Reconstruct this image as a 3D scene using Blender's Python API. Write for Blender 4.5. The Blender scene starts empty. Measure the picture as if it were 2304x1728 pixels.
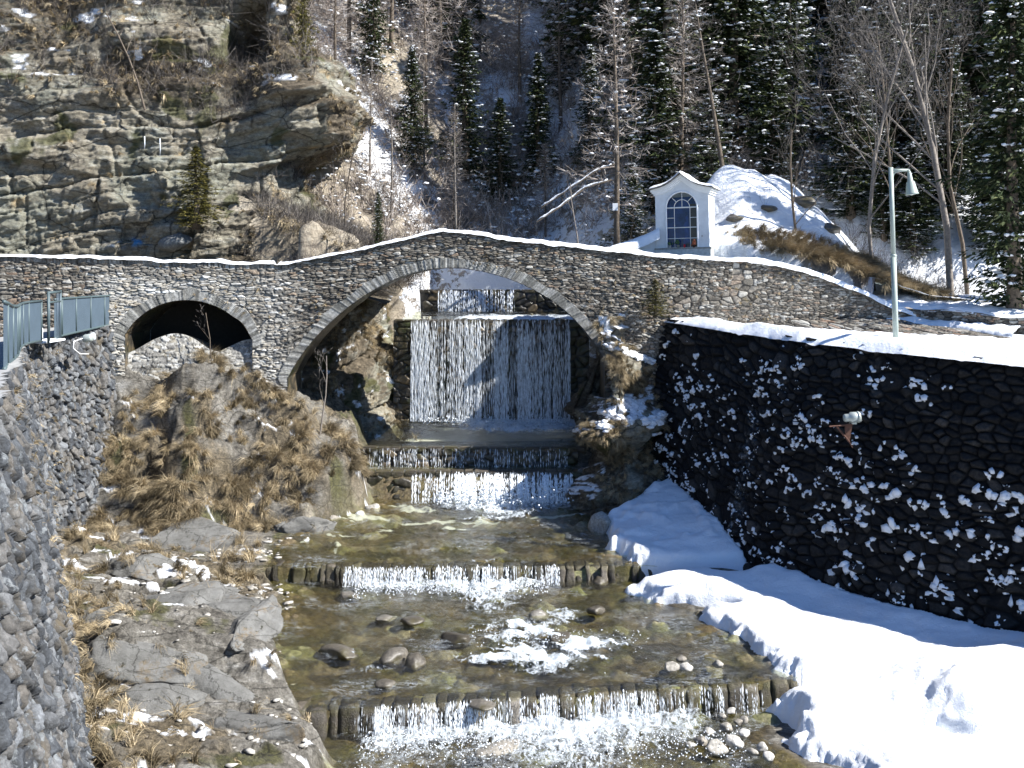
import bpy, math, random
import numpy as np
from mathutils import Vector, Matrix
R = math.radians
rng = np.random.RandomState(7)
C = bpy.context.scene.collection
sc = bpy.context.scene

# ------------------------------------------------------------------ camera, sky, sun, exposure
F = 1081.0; HY = 268.0
cam_d = bpy.data.cameras.new('camera'); cam = bpy.data.objects.new('camera', cam_d); C.objects.link(cam)
cam.location = (0, 0, 0); cam.rotation_euler = (R(90), 0, 0)
cam_d.sensor_width = 36; cam_d.lens = 36*F/1024; cam_d.shift_y = -(384-HY)/1024
cam_d.clip_start = .1; cam_d.clip_end = 2000
sc.camera = cam
SUN_E, SUN_PHI = R(42), R(16)
sun_dir = Vector((math.cos(SUN_E)*math.cos(SUN_PHI), -math.cos(SUN_E)*math.sin(SUN_PHI), math.sin(SUN_E)))
w = bpy.data.worlds.new('World'); sc.world = w; w.use_nodes = True
nt = w.node_tree; bg = nt.nodes['Background']
sky = nt.nodes.new('ShaderNodeTexSky'); sky.sky_type = 'NISHITA'; sky.sun_disc = False
sky.sun_elevation = SUN_E; sky.sun_rotation = math.atan2(sun_dir.x, sun_dir.y)
sky.altitude = 1500; sky.air_density = 1.0; sky.dust_density = .3; sky.ozone_density = 4.0
mc = nt.nodes.new('ShaderNodeMix'); mc.data_type = 'RGBA'; mc.blend_type = 'MULTIPLY'; mc.inputs[0].default_value = 1; mc.inputs[7].default_value = (.78, .95, 1.15, 1)
nt.links.new(sky.outputs[0], mc.inputs[6]); nt.links.new(mc.outputs[2], bg.inputs[0]); bg.inputs[1].default_value = .07
sl = bpy.data.lights.new('sun', 'SUN'); sl.energy = 5; sl.angle = R(.5); sl.color = (1, .975, .94)
so = bpy.data.objects.new('sun', sl); C.objects.link(so); so.location = (30, -10, 40)
so.rotation_euler = sun_dir.to_track_quat('Z', 'Y').to_euler()
sc.view_settings.view_transform = 'Standard'; sc.view_settings.look = 'None'
sc.view_settings.exposure = 1.25; sc.view_settings.gamma = 1
sc.render.resolution_x = 1024; sc.render.resolution_y = 768
sc.cycles.max_bounces = 6; sc.cycles.transparent_max_bounces = 12; sc.cycles.caustics_reflective = False; sc.cycles.caustics_refractive = False

def U(px, py, d): return Vector(((px-512)*d/F, d, (HY-py)*d/F))

# ------------------------------------------------------------------ noise
def hsh(ix, iy, iz, s):
    h = (ix.astype(np.int64)*374761393 + iy.astype(np.int64)*668265263 + iz.astype(np.int64)*2147483647*3 + s*1274126177) & 0xffffffff
    h = ((h ^ (h >> 13))*1103515245 + 12345) & 0xffffffff
    h = ((h ^ (h >> 15))*668265263) & 0xffffffff
    h = h ^ (h >> 16)
    return (h & 0xffffff)/float(0x1000000)
def vn(x, y, z=0, s=0):
    x, y, z = np.broadcast_arrays(np.asarray(x, float), np.asarray(y, float), np.asarray(z, float))
    ix, iy, iz = np.floor(x), np.floor(y), np.floor(z)
    fx, fy, fz = x-ix, y-iy, z-iz
    fx, fy, fz = [f*f*(3-2*f) for f in (fx, fy, fz)]
    r = 0
    for a in (0, 1):
        for b in (0, 1):
            for c in (0, 1):
                wgt = (fx if a else 1-fx)*(fy if b else 1-fy)*(fz if c else 1-fz)
                r = r + wgt*hsh(ix+a, iy+b, iz+c, s)
    return r*2-1
def fbm(x, y, z=0, o=4, s=0, g=.5):
    r = 0; a = 1; t = 0; f = 1
    for i in range(o):
        r = r + a*vn(np.asarray(x)*f, np.asarray(y)*f, np.asarray(z)*f, s+i*17); t += a; a *= g; f *= 2.03
    return r/t
def ridged(x, y, z=0, o=4, s=0):
    r = 0; a = 1; t = 0; f = 1
    for i in range(o):
        r = r + a*(1-2*np.abs(vn(np.asarray(x)*f, np.asarray(y)*f, np.asarray(z)*f, s+i*17))); t += a; a *= .5; f *= 2.1
    return r/t
def worley(u, v, s=0, jit=.85):
    u = np.asarray(u, float); v = np.asarray(v, float)
    iu, iv = np.floor(u), np.floor(v)
    f1 = np.full(u.shape, 9.); f2 = f1.copy(); rn = np.zeros(u.shape); rn2 = rn.copy(); dv = rn.copy()
    for a in (-1, 0, 1):
        for b in (-1, 0, 1):
            cu, cv = iu+a, iv+b
            z0 = np.zeros_like(cu)
            off = .5*(cv % 2)
            pu = cu+.5+jit*(hsh(cu, cv, z0, s)-.5); pv = cv+.5+jit*(hsh(cu, cv, z0+1, s)-.5)
            d = np.sqrt((u-pu)**2+(v-pv)**2)
            m = d < f1
            f2 = np.where(m, f1, np.minimum(f2, d)); 
            rn = np.where(m, hsh(cu, cv, z0+2, s), rn); rn2 = np.where(m, hsh(cu, cv, z0+3, s), rn2)
            dv = np.where(m, v-pv, dv); f1 = np.where(m, d, f1)
    return f1, f2, rn, rn2, dv
def sst(a, b, x):
    t = np.clip((x-a)/(b-a), 0, 1); return t*t*(3-2*t)

# ------------------------------------------------------------------ mesh helpers
def tag(o, label=None, cat=None, group=None, kind=None):
    if label: o['label'] = label
    if cat: o['category'] = cat
    if group: o['group'] = group
    if kind: o['kind'] = kind
    return o
def raw(name, V, faces, mat, parent=None, attrs=None, smooth=True, mats=None, midx=None):
    """faces: array Nx4 or Nx3 or list of arrays"""
    if isinstance(faces, np.ndarray): faces = [faces]
    me = bpy.data.meshes.new(name)
    V = np.asarray(V, dtype=np.float32)
    me.vertices.add(len(V)); me.vertices.foreach_set('co', V.ravel())
    loops = np.concatenate([f.ravel() for f in faces]).astype(np.int32)
    tot = np.concatenate([np.full(len(f), f.shape[1], np.int32) for f in faces])
    start = np.concatenate([[0], np.cumsum(tot)[:-1]]).astype(np.int32)
    me.loops.add(len(loops)); me.loops.foreach_set('vertex_index', loops)
    me.polygons.add(len(tot)); me.polygons.foreach_set('loop_start', start); me.polygons.foreach_set('loop_total', tot)
    if smooth: me.polygons.foreach_set('use_smooth', np.ones(len(tot), bool))
    me.update(calc_edges=True)
    for k, a in (attrs or {}).items():
        at = me.attributes.new(k, 'FLOAT', 'POINT'); at.data.foreach_set('value', np.asarray(a, np.float32).ravel())
    if mats:
        for m in mats: me.materials.append(m)
        if midx is not None: me.polygons.foreach_set('material_index', np.asarray(midx, np.int32))
    elif mat: me.materials.append(mat)
    o = bpy.data.objects.new(name, me); C.objects.link(o)
    if parent: o.parent = parent
    return o
def gridfaces(n, m, flip=False, off=0):
    i = np.arange(n-1)[:, None]*m + np.arange(m-1)[None, :]
    i = i.ravel()+off
    f = np.stack([i, i+m, i+m+1, i+1], 1)
    return f[:, ::-1].copy() if flip else f
def grid(name, X, Y, Z, mat, parent=None, attrs=None, flip=False):
    n, m = X.shape
    V = np.stack([X.ravel(), Y.ravel(), Z.ravel()], 1)
    return raw(name, V, gridfaces(n, m, flip), mat, parent, attrs)
class MB:
    def __init__(s): s.v = []; s.f = []
    def add(s, vs, fs):
        n = len(s.v); s.v += [tuple(p) for p in vs]; s.f += [tuple(i+n for i in q) for q in fs]; return s
    def box(s, c, sz, rz=0, M=None):
        x, y, z = [k/2 for k in sz]
        pts = [Vector((a*x, b*y, e*z)) for a in (-1, 1) for b in (-1, 1) for e in (-1, 1)]
        T = Matrix.Translation(c) @ Matrix.Rotation(rz, 4, 'Z')
        if M: T = M @ T
        return s.add([T @ p for p in pts], [(0, 1, 3, 2), (4, 6, 7, 5), (0, 4, 5, 1), (2, 3, 7, 6), (0, 2, 6, 4), (1, 5, 7, 3)])
    def tube(s, pts, rs, n=8, cap=True):
        pts = [Vector(p) for p in pts]; 
        if not hasattr(rs, '__len__'): rs = [rs]*len(pts)
        vs = []; fs = []
        prev = None
        for i, p in enumerate(pts):
            t = (pts[min(i+1, len(pts)-1)]-pts[max(i-1, 0)]).normalized()
            ref = Vector((0, 0, 1)) if abs(t.z) < .9 else Vector((1, 0, 0))
            if prev is None: a = t.cross(ref).normalized()
            else: a = (prev - t*prev.dot(t)).normalized()
            prev = a; b = t.cross(a)
            for k in range(n):
                an = 2*math.pi*k/n; vs.append(p+(a*math.cos(an)+b*math.sin(an))*rs[i])
        for i in range(len(pts)-1):
            for k in range(n):
                fs.append((i*n+k, i*n+(k+1) % n, (i+1)*n+(k+1) % n, (i+1)*n+k))
        if cap: fs.append(tuple(range(n-1, -1, -1))); fs.append(tuple(range((len(pts)-1)*n, len(pts)*n)))
        return s.add(vs, fs)
    def lathe(s, prof, n=16, M=None):
        vs = []; fs = []
        for (r, z) in prof:
            for k in range(n):
                a = 2*math.pi*k/n; p = Vector((r*math.cos(a), r*math.sin(a), z)); vs.append(M @ p if M else p)
        for i in range(len(prof)-1):
            for k in range(n): fs.append((i*n+k, i*n+(k+1) % n, (i+1)*n+(k+1) % n, (i+1)*n+k))
        return s.add(vs, fs)
    def prism(s, poly, y0, y1, M=None):
        """poly: (x,z) outline extruded along y"""
        n = len(poly); vs = [Vector((p[0], y0, p[1])) for p in poly]+[Vector((p[0], y1, p[1])) for p in poly]
        if M: vs = [M @ v for v in vs]
        fs = [tuple(range(n)), tuple(range(2*n-1, n-1, -1))]+[(i, i+n, (i+1) % n+n, (i+1) % n) for i in range(n)]
        return s.add(vs, fs)
    def build(s, name, mat, parent=None, smooth=False, bevel=0):
        me = bpy.data.meshes.new(name); me.from_pydata(s.v, [], s.f); me.materials.append(mat)
        import bmesh
        bm = bmesh.new(); bm.from_mesh(me); bmesh.ops.recalc_face_normals(bm, faces=bm.faces)
        if bevel: bmesh.ops.bevel(bm, geom=bm.edges[:], offset=bevel, segments=2, affect='EDGES')
        bm.to_mesh(me); bm.free()
        if smooth: me.polygons.foreach_set('use_smooth', np.ones(len(me.polygons), bool))
        o = bpy.data.objects.new(name, me); C.objects.link(o)
        if parent: o.parent = parent
        return o
def empty(name, loc=(0, 0, 0), rz=0):
    o = bpy.data.objects.new(name, None); C.objects.link(o); o.location = loc; o.rotation_euler = (0, 0, rz); o.empty_display_size = .3
    return o
def copy_tree(o, parent=None):
    c = o.copy(); C.objects.link(c)
    if parent: c.parent = parent
    for ch in [k for k in bpy.data.objects if k.parent == o]: copy_tree(ch, c)
    return c

# ------------------------------------------------------------------ materials
def newmat(name):
    m = bpy.data.materials.new(name); m.use_nodes = True
    n = m.node_tree.nodes; l = m.node_tree.links
    return m, n, l, n['Principled BSDF']
class NB:
    """tiny node builder"""
    def __init__(s, name): s.m, s.n, s.l, s.p = newmat(name); s._c = None
    def coord(s, scale=(1, 1, 1), rot=(0, 0, 0)):
        tc = s.n.new('ShaderNodeTexCoord'); mp = s.n.new('ShaderNodeMapping'); mp.inputs['Scale'].default_value = scale; mp.inputs['Rotation'].default_value = rot
        s.l.new(tc.outputs['Object'], mp.inputs[0]); return mp.outputs[0]
    def noise(s, scale, detail=6, rough=.6, vec=None, dist=0):
        t = s.n.new('ShaderNodeTexNoise'); t.inputs['Scale'].default_value = scale; t.inputs['Detail'].default_value = detail; t.inputs['Roughness'].default_value = rough; t.inputs['Distortion'].default_value = dist
        s.l.new(vec if vec is not None else s.coord(), t.inputs['Vector']); return t.outputs['Fac']
    def vor(s, scale, vec=None, feat='F1', out='Distance'):
        t = s.n.new('ShaderNodeTexVoronoi'); t.feature = feat; t.inputs['Scale'].default_value = scale
        s.l.new(vec if vec is not None else s.coord(), t.inputs['Vector']); return t.outputs[out]
    def attr(s, name):
        t = s.n.new('ShaderNodeAttribute'); t.attribute_name = name; return t.outputs['Fac']
    def ramp(s, fac, stops, interp='LINEAR'):
        t = s.n.new('ShaderNodeValToRGB'); e = t.color_ramp.elements; t.color_ramp.interpolation = interp
        while len(e) < len(stops): e.new(.5)
        for i, (p, c) in enumerate(stops):
            e[i].position = p
            if not hasattr(c, '__len__'): c = (c, c, c)
            e[i].color = (*c, 1)
        s.l.new(fac, t.inputs[0]); return t.outputs[0]
    def mix(s, fac, a, b, mode='MIX'):
        t = s.n.new('ShaderNodeMix'); t.data_type = 'RGBA'; t.blend_type = mode
        for k, v in ((0, fac), (6, a), (7, b)):
            if hasattr(v, 'is_linked'): s.l.new(v, t.inputs[k])
            elif hasattr(v, '__len__'): t.inputs[k].default_value = (*v, 1)
            else: t.inputs[k].default_value = v
        return t.outputs[2]
    def math(s, op, a, b=0, clamp=False):
        t = s.n.new('ShaderNodeMath'); t.operation = op; t.use_clamp = clamp
        for k, v in ((0, a), (1, b)):
            if hasattr(v, 'is_linked'): s.l.new(v, t.inputs[k])
            else: t.inputs[k].default_value = v
        return t.outputs[0]
    def bump(s, h, dist=.02, strength=1, normal=None):
        t = s.n.new('ShaderNodeBump'); t.inputs['Distance'].default_value = dist; t.inputs['Strength'].default_value = strength
        s.l.new(h, t.inputs['Height'])
        if normal is not None: s.l.new(normal, t.inputs['Normal'])
        return t.outputs[0]
    def out(s, col, rough=.8, normal=None, spec=.3):
        if hasattr(col, 'is_linked'): s.l.new(col, s.p.inputs['Base Color'])
        else: s.p.inputs['Base Color'].default_value = (*col, 1)
        if hasattr(rough, 'is_linked'): s.l.new(rough, s.p.inputs['Roughness'])
        else: s.p.inputs['Roughness'].default_value = rough
        if normal is not None: s.l.new(normal, s.p.inputs['Normal'])
        s.p.inputs['Specular IOR Level'].default_value = spec
        return s.m
def stone_mat(name, stops, gap=(.02, .018, .015), rough=.85, tint=None, tintr=(.5, .65), bump=.012, fine=14, spec=.25, lichen=None):
    b = NB(name)
    c = b.ramp(b.attr('rnd'), stops)
    n1 = b.noise(fine, 8, .7); c = b.mix(.75, c, b.ramp(n1, [(.3, .35), (.5, .9), (.72, 1.9)]), 'MULTIPLY')
    if tint: c = b.mix(b.ramp(b.noise(.8, 5, .65), [(tintr[0], 0.), (tintr[1], 1.)]), c, tint, 'MIX')
    if lichen: c = b.mix(b.ramp(b.noise(5, 6, .75), [(.56, 0.), (.62, .85)]), c, lichen)
    c = b.mix(b.attr('gap'), c, gap)
    nm = b.bump(b.noise(fine*2.2, 8, .7), bump, 1)
    return b.out(c, rough, nm, spec)
def plain(name, col, rough=.6, metal=0, var=.25, scale=9, bump=0, spec=.4):
    b = NB(name)
    n = b.noise(scale, 6, .65)
    c = b.mix(1, col, b.ramp(n, [(.3, 1-var), (.7, 1+var)]), 'MULTIPLY')
    b.p.inputs['Metallic'].default_value = metal
    return b.out(c, rough, b.bump(n, bump) if bump else None, spec)

M = {}
M['bridge'] = stone_mat('bridge_stone', [(0, (.055, .05, .043)), (.3, (.12, .108, .09)), (.55, (.19, .175, .145)), (.7, (.24, .15, .095)), (.78, (.22, .21, .19)), (1, (.42, .41, .37))],
                        lichen=(.33, .335, .30))
M['bridge_pale'] = stone_mat('pale_bridge_stone', [(0, (.2, .19, .17)), (.4, (.34, .33, .30)), (.7, (.3, .27, .21)), (1, (.6, .6, .57))], lichen=(.55, .56, .54))
M['ring'] = stone_mat('arch_ring_stone', [(0, (.26, .27, .25)), (.5, (.36, .37, .34)), (1, (.5, .51, .48))], gap=(.05, .05, .045))
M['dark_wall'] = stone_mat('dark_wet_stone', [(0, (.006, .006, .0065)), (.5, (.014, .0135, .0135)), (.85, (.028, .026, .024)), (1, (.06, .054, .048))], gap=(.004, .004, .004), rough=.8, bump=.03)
M['grey_wall'] = stone_mat('grey_block_stone', [(0, (.05, .054, .06)), (.4, (.09, .097, .105)), (.65, (.125, .112, .095)), (1, (.18, .19, .2))], gap=(.025, .024, .022), lichen=(.22, .235, .24), bump=.03, tint=(.11, .09, .06), tintr=(.56, .70))
M['dam'] = stone_mat('mossy_dam_stone', [(0, (.03, .026, .02)), (.5, (.07, .06, .042)), (1, (.16, .12, .07))], rough=.35, spec=.5, tint=(.035, .04, .01))
M['crest'] = stone_mat('weir_stone', [(0, (.03, .025, .018)), (.5, (.07, .058, .042)), (.85, (.12, .10, .075)), (1, (.26, .24, .21))], rough=.4, bump=.03, spec=.5, tint=(.065, .055, .022), tintr=(.5, .6))
M['wetrock'] = stone_mat('wet_river_rock', [(0, (.05, .042, .03)), (.5, (.10, .088, .07)), (1, (.17, .155, .13))], rough=.4, spec=.5, tint=(.06, .05, .02), tintr=(.55, .66), bump=.01)

def rock_material():
    b = NB('cliff_rock')
    v = b.coord((.7, .7, 2.6), (0, R(-9), 0))
    n1 = b.noise(1.6, 12, .78, v, .3)
    c = b.ramp(n1, [(.25, (.05, .045, .038)), (.38, (.155, .138, .108)), (.50, (.25, .222, .165)), (.62, (.31, .295, .25)), (.78, (.45, .435, .40))])
    n2 = b.noise(.33, 4, .6)
    c = b.mix(b.ramp(n2, [(.46, 0.), (.6, .7)]), c, b.mix(1., c, (.86, .98, 1.02), 'MULTIPLY'))
    c = b.mix(b.ramp(b.noise(.55, 5, .7, b.coord((1, 1, 1.5))), [(.6, 0.), (.68, .75)]), c, (.34, .25, .13))
    ck = b.vor(.55, b.mix(.35, b.coord((.8, .8, 1.5), (0, R(-12), 0)), b.noise(1.3, 4, .6), 'ADD'), 'DISTANCE_TO_EDGE')
    c = b.mix(b.ramp(ck, [(.0, .85), (.025, 0.)]), c, (.02, .018, .015))
    ck2 = b.vor(1.9, b.mix(.3, b.coord((.7, .7, 1.9), (0, R(-10), 0)), b.noise(3, 4, .6), 'ADD'), 'DISTANCE_TO_EDGE')
    c = b.mix(b.math('MULTIPLY', b.ramp(ck2, [(.0, .6), (.03, 0.)]), b.ramp(b.noise(.5, 3), [(.45, 0.), (.55, 1.)])), c, (.03, .026, .02))
    c = b.mix(b.attr('veg'), c, b.ramp(b.noise(6, 6, .7), [(.3, (.035, .03, .02)), (.5, (.10, .08, .055)), (.7, (.20, .165, .115))]))
    c = b.mix(b.attr('moss'), c, (.05, .055, .012))
    c = b.mix(b.attr('paint'), c, (.05, .22, .45))
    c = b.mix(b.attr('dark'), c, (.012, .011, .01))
    c = b.mix(b.attr('snow'), c, (.86, .88, .9))
    c = b.mix(.8, c, b.ramp(b.noise(7, 12, .8, b.coord((1, 1, 1.6))), [(.32, .35), (.5, 1.), (.68, 1.8)]), 'MULTIPLY')
    n3 = b.noise(3.0, 12, .82, b.coord((1, 1, 3.2), (0, R(-9), 0)))
    nm = b.bump(n3, .10, 1)
    nm = b.bump(b.noise(16, 8, .7), .02, 1, nm)
    return b.out(c, .85, nm, .25)
M['rock'] = rock_material()
def ground_material():
    b = NB('bank_ground')
    v = b.coord((.8, 2.2, 2.2), (0, 0, R(14)))
    c = b.ramp(b.noise(1.4, 10, .7, v, .4), [(.3, (.045, .04, .034)), (.43, (.125, .114, .095)), (.56, (.20, .186, .158)), (.72, (.36, .35, .325))])
    veg = b.ramp(b.noise(9, 8, .75), [(.3, (.045, .037, .024)), (.5, (.13, .105, .068)), (.7, (.26, .21, .14))])
    c = b.mix(b.attr('veg'), c, veg)
    c = b.mix(b.attr('moss'), c, b.ramp(b.noise(12, 4), [(.3, (.03, .032, .006)), (.7, (.09, .085, .018))]))
    ckg = b.vor(1.1, b.mix(.35, b.coord((.7, 1.6, 1.6), (0, 0, R(20))), b.noise(1.8, 6, .7), 'ADD'), 'DISTANCE_TO_EDGE')
    c = b.mix(b.ramp(ckg, [(.0, .8), (.03, 0.)]), c, (.02, .018, .014))
    c = b.mix(.85, c, b.ramp(b.noise(11, 12, .8), [(.32, .3), (.5, 1.), (.68, 2.0)]), 'MULTIPLY')
    bed = b.ramp(b.attr('rnd'), [(0, (.05, .038, .018)), (.35, (.09, .067, .03)), (.6, (.13, .095, .045)), (.88, (.17, .135, .085)), (1, (.33, .29, .22))])
    bed = b.mix(.8, bed, b.ramp(b.noise(7, 8, .75), [(.3, .25), (.5, 1.), (.7, 2.2)]), 'MULTIPLY')
    bed = b.mix(b.ramp(b.noise(.9, 4, .6), [(.42, 0.), (.6, .8)]), bed, b.mix(1, bed, (.7, .85, .4), 'MULTIPLY'))
    c = b.mix(b.attr('bed'), c, bed)
    c = b.mix(b.attr('snow'), c, (.86, .88, .9))
    nm = b.bump(b.noise(2.5, 10, .75, v), .10, 1)
    nm = b.bump(b.noise(22, 8, .75), .035, 1, nm)
    rg = b.ramp(b.attr('bed'), [(0, .85), (1, .35)])
    return b.out(c, rg, nm, .35)
M['ground'] = ground_material()
def hill_material():
    b = NB('hillside_ground')
    v = b.coord((1, 1, 1))
    c = b.ramp(b.noise(.9, 10, .72, v, .3), [(.3, (.11, .095, .08)), (.46, (.26, .225, .185)), (.58, (.40, .355, .30)), (.72, (.56, .52, .47))])
    rk = b.ramp(b.noise(.9, 10, .7, b.coord((.5, .5, 1.8), (0, R(15), 0)), .5), [(.3, (.12, .10, .08)), (.5, (.36, .31, .235)), (.7, (.55, .50, .41))])
    c = b.mix(b.attr('rock'), c, rk)
    sn = b.math('ADD', b.attr('snow'), b.math('MULTIPLY', b.math('SUBTRACT', b.noise(2.2, 9, .75), .5), 1.7))
    c = b.mix(b.ramp(sn, [(.42, 0.), (.5, 1.)]), c, (.88, .9, .92))
    nm = b.bump(b.noise(1.2, 10, .72), .35, 1)
    return b.out(c, .9, nm, .15)
M['hill'] = hill_material()
def snow_material():
    b = NB('snow')
    n = b.noise(1.6, 6, .6); n2 = b.noise(14, 8, .7)
    c = b.mix(b.ramp(b.noise(30, 3, .8), [(.66, 0.), (.72, .4)]), (.88, .9, .92), (.38, .4, .42))
    nm = b.bump(n, .06, 1); nm = b.bump(n2, .035, 1, nm); nm = b.bump(b.noise(45, 4, .7), .012, 1, nm)
    return b.out(c, .55, nm, .3)
M['snow'] = snow_material()
def water_material():
    b = NB('stream_water'); b.n.remove(b.p)
    o = b.n['Material Output']
    lw = b.n.new('ShaderNodeFresnel'); lw.inputs[0].default_value = 1.22
    nz = b.bump(b.noise(3.5, 6, .6, b.coord((1, .55, 1))), .09, 1); nz = b.bump(b.noise(13, 5, .6, b.coord((1, .6, 1))), .018, 1, nz)
    b.l.new(nz, lw.inputs['Normal'])
    tr = b.n.new('ShaderNodeBsdfTransparent'); tr.inputs[0].default_value = (.86, .86, .72, 1)
    gl = b.n.new('ShaderNodeBsdfGlossy'); gl.inputs['Roughness'].default_value = .08; b.l.new(nz, gl.inputs['Normal'])
    mx = b.n.new('ShaderNodeMixShader'); b.l.new(b.math('MULTIPLY', lw.outputs[0], .42), mx.inputs[0]); b.l.new(tr.outputs[0], mx.inputs[1]); b.l.new(gl.outputs[0], mx.inputs[2])
    fo = b.n.new('ShaderNodeBsdfPrincipled'); fo.inputs['Base Color'].default_value = (.74, .80, .84, 1); fo.inputs['Roughness'].default_value = .3
    b.l.new(b.bump(b.noise(9, 9, .75, b.coord((1, .7, 1))), .08, 1), fo.inputs['Normal'])
    f = b.math('ADD', b.attr('foam'), b.math('MULTIPLY', b.math('SUBTRACT', b.noise(4.5, 12, .8, b.coord((1, .6, 1)), 1.0), .5), 2.6))
    lace = b.vor(7, b.mix(.25, b.coord((1, .6, 1)), b.noise(4, 5, .7), 'ADD'), 'DISTANCE_TO_EDGE'); f = b.math('SUBTRACT', f, b.math('MULTIPLY', lace, .9))
    rp = b.ramp(b.noise(2.6, 8, .7, b.coord((.8, 2.2, 1)), 1.2), [(.485, 0.), (.5, 1.), (.515, 0.)]); rp = b.math('MULTIPLY', rp, b.ramp(b.noise(.8, 3, .6), [(.5, 0.), (.62, .75)]))
    f = b.math('MAXIMUM', b.ramp(f, [(.22, 0.), (.5, .55), (.85, .95)]), rp)
    m2 = b.n.new('ShaderNodeMixShader'); b.l.new(f, m2.inputs[0]); b.l.new(mx.outputs[0], m2.inputs[1]); b.l.new(fo.outputs[0], m2.inputs[2])
    b.l.new(m2.outputs[0], o.inputs[0]); return b.m
M['water'] = water_material()
def fall_material():
    b = NB('falling_water'); o = b.n['Material Output']
    b.p.inputs['Base Color'].default_value = (.86, .9, .93, 1); b.p.inputs['Roughness'].default_value = .18
    tr = b.n.new('ShaderNodeBsdfTransparent'); mx = b.n.new('ShaderNodeMixShader')
    b.l.new(b.ramp(b.noise(18, 4, .7, b.coord((1, 1, .35))), [(.35, .5), (.58, 1.)]), mx.inputs[0])
    b.l.new(tr.outputs[0], mx.inputs[1]); b.l.new(b.p.outputs[0], mx.inputs[2]); b.l.new(mx.outputs[0], o.inputs[0]); return b.m
M['fall'] = fall_material()
def sheet_material():
    b = NB('water_sheet'); o = b.n['Material Output']
    b.p.inputs['Base Color'].default_value = (.8, .86, .9, 1); b.p.inputs['Roughness'].default_value = .15
    st = b.noise(1, 6, .7, b.coord((9, 9, .5)))
    b.l.new(b.bump(st, .05), b.p.inputs['Normal'])
    tr = b.n.new('ShaderNodeBsdfTransparent'); mx = b.n.new('ShaderNodeMixShader')
    f = b.math('MULTIPLY', b.ramp(st, [(.54, 0.0), (.72, .6)]), b.ramp(b.noise(3, 5, .7, b.coord((1, 1, 1))), [(.35, .3), (.6, 1.)]))
    b.l.new(f, mx.inputs[0]); b.l.new(tr.outputs[0], mx.inputs[1]); b.l.new(b.p.outputs[0], mx.inputs[2]); b.l.new(mx.outputs[0], o.inputs[0]); return b.m
M['sheet'] = sheet_material()
def foliage(name, stops, scale=1.4):
    b = NB(name); c = b.ramp(b.attr('rnd'), stops)
    c = b.mix(1, c, b.ramp(b.noise(scale, 4), [(.35, .6), (.65, 1.35)]), 'MULTIPLY')
    return b.out(c, .75, None, .15)
M['needle'] = foliage('spruce_needles', [(0, (.010, .016, .006)), (.5, (.030, .043, .016)), (1, (.085, .095, .035))])
M['needle_olive'] = foliage('olive_needles', [(0, (.04, .04, .01)), (.5, (.095, .085, .02)), (1, (.17, .14, .04))])
M['larch'] = foliage('bare_larch_twigs', [(0, (.16, .13, .11)), (.5, (.33, .28, .24)), (1, (.58, .53, .48))])
M['twig'] = foliage('bare_twigs', [(0, (.05, .042, .036)), (.5, (.10, .088, .078)), (1, (.2, .18, .16))])
M['bark'] = plain('tree_bark', (.12, .095, .07), .9, var=.5, scale=12, bump=.02)
M['bark_pale'] = plain('pale_bark', (.20, .175, .15), .85, var=.4, scale=10, bump=.01)
M['grass'] = foliage('dry_grass', [(0, (.12, .095, .055)), (.5, (.30, .235, .14)), (1, (.56, .46, .30))], .9)
M['leaf_red'] = foliage('rusty_bush', [(0, (.08, .03, .02)), (1, (.22, .1, .06))])
M['metal'] = plain('painted_rail_metal', (.072, .10, .125), .5, .1, .1, 3)
M['metal_edge'] = plain('rail_frame_metal', (.07, .10, .105), .5, .1, .1, 3)
M['lamp'] = plain('pale_green_lamp_paint', (.33, .38, .335), .4, 0, .1, 4)
M['white'] = plain('white_plaster', (.66, .69, .70), .85, 0, .14, 2.2, .012)
M['trim'] = plain('white_paint', (.8, .82, .82), .6, 0, .05, 6)
M['tile'] = plain('slate_tile', (.16, .155, .14), .8, 0, .4, 8, .01)
M['glasspane'] = None
M['blue'] = plain('blue_cloth', (.02, .07, .32), .7, 0, .4, 3)
M['brown'] = plain('brown_wood', (.08, .045, .03), .7, 0, .3, 4)
M['rust'] = plain('rusty_steel', (.11, .055, .038), .8, .2, .35, 12)
M['cast'] = plain('grey_cast_metal', (.42, .46, .42), .35, .3, .12, 10)
M['cable'] = plain('white_cable', (.75, .75, .72), .5)
M['red'] = plain('red_glass', (.5, .02, .03), .3)
M['orange'] = plain('orange_petals', (.5, .14, .06), .6, var=.4, scale=40)
M['green'] = plain('potted_leaves', (.05, .1, .04), .6, var=.4, scale=40)
M['ice'] = plain('ice', (.8, .85, .88), .15)
def glass():
    b = NB('window_glass'); b.n.remove(b.p); o = b.n['Material Output']
    fr = b.n.new('ShaderNodeFresnel'); fr.inputs[0].default_value = 1.45
    tr = b.n.new('ShaderNodeBsdfTransparent'); tr.inputs[0].default_value = (.8, .85, .88, 1); g = b.n.new('ShaderNodeBsdfGlossy'); g.inputs['Roughness'].default_value = .03
    mx = b.n.new('ShaderNodeMixShader'); b.l.new(fr.outputs[0], mx.inputs[0]); b.l.new(tr.outputs[0], mx.inputs[1]); b.l.new(g.outputs[0], mx.inputs[2]); b.l.new(mx.outputs[0], o.inputs[0]); return b.m
M['glasspane'] = glass()
M['greyrock'] = stone_mat('grey_cliff_block', [(0, (.12, .125, .12)), (1, (.2, .205, .2))], bump=.03)
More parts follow.
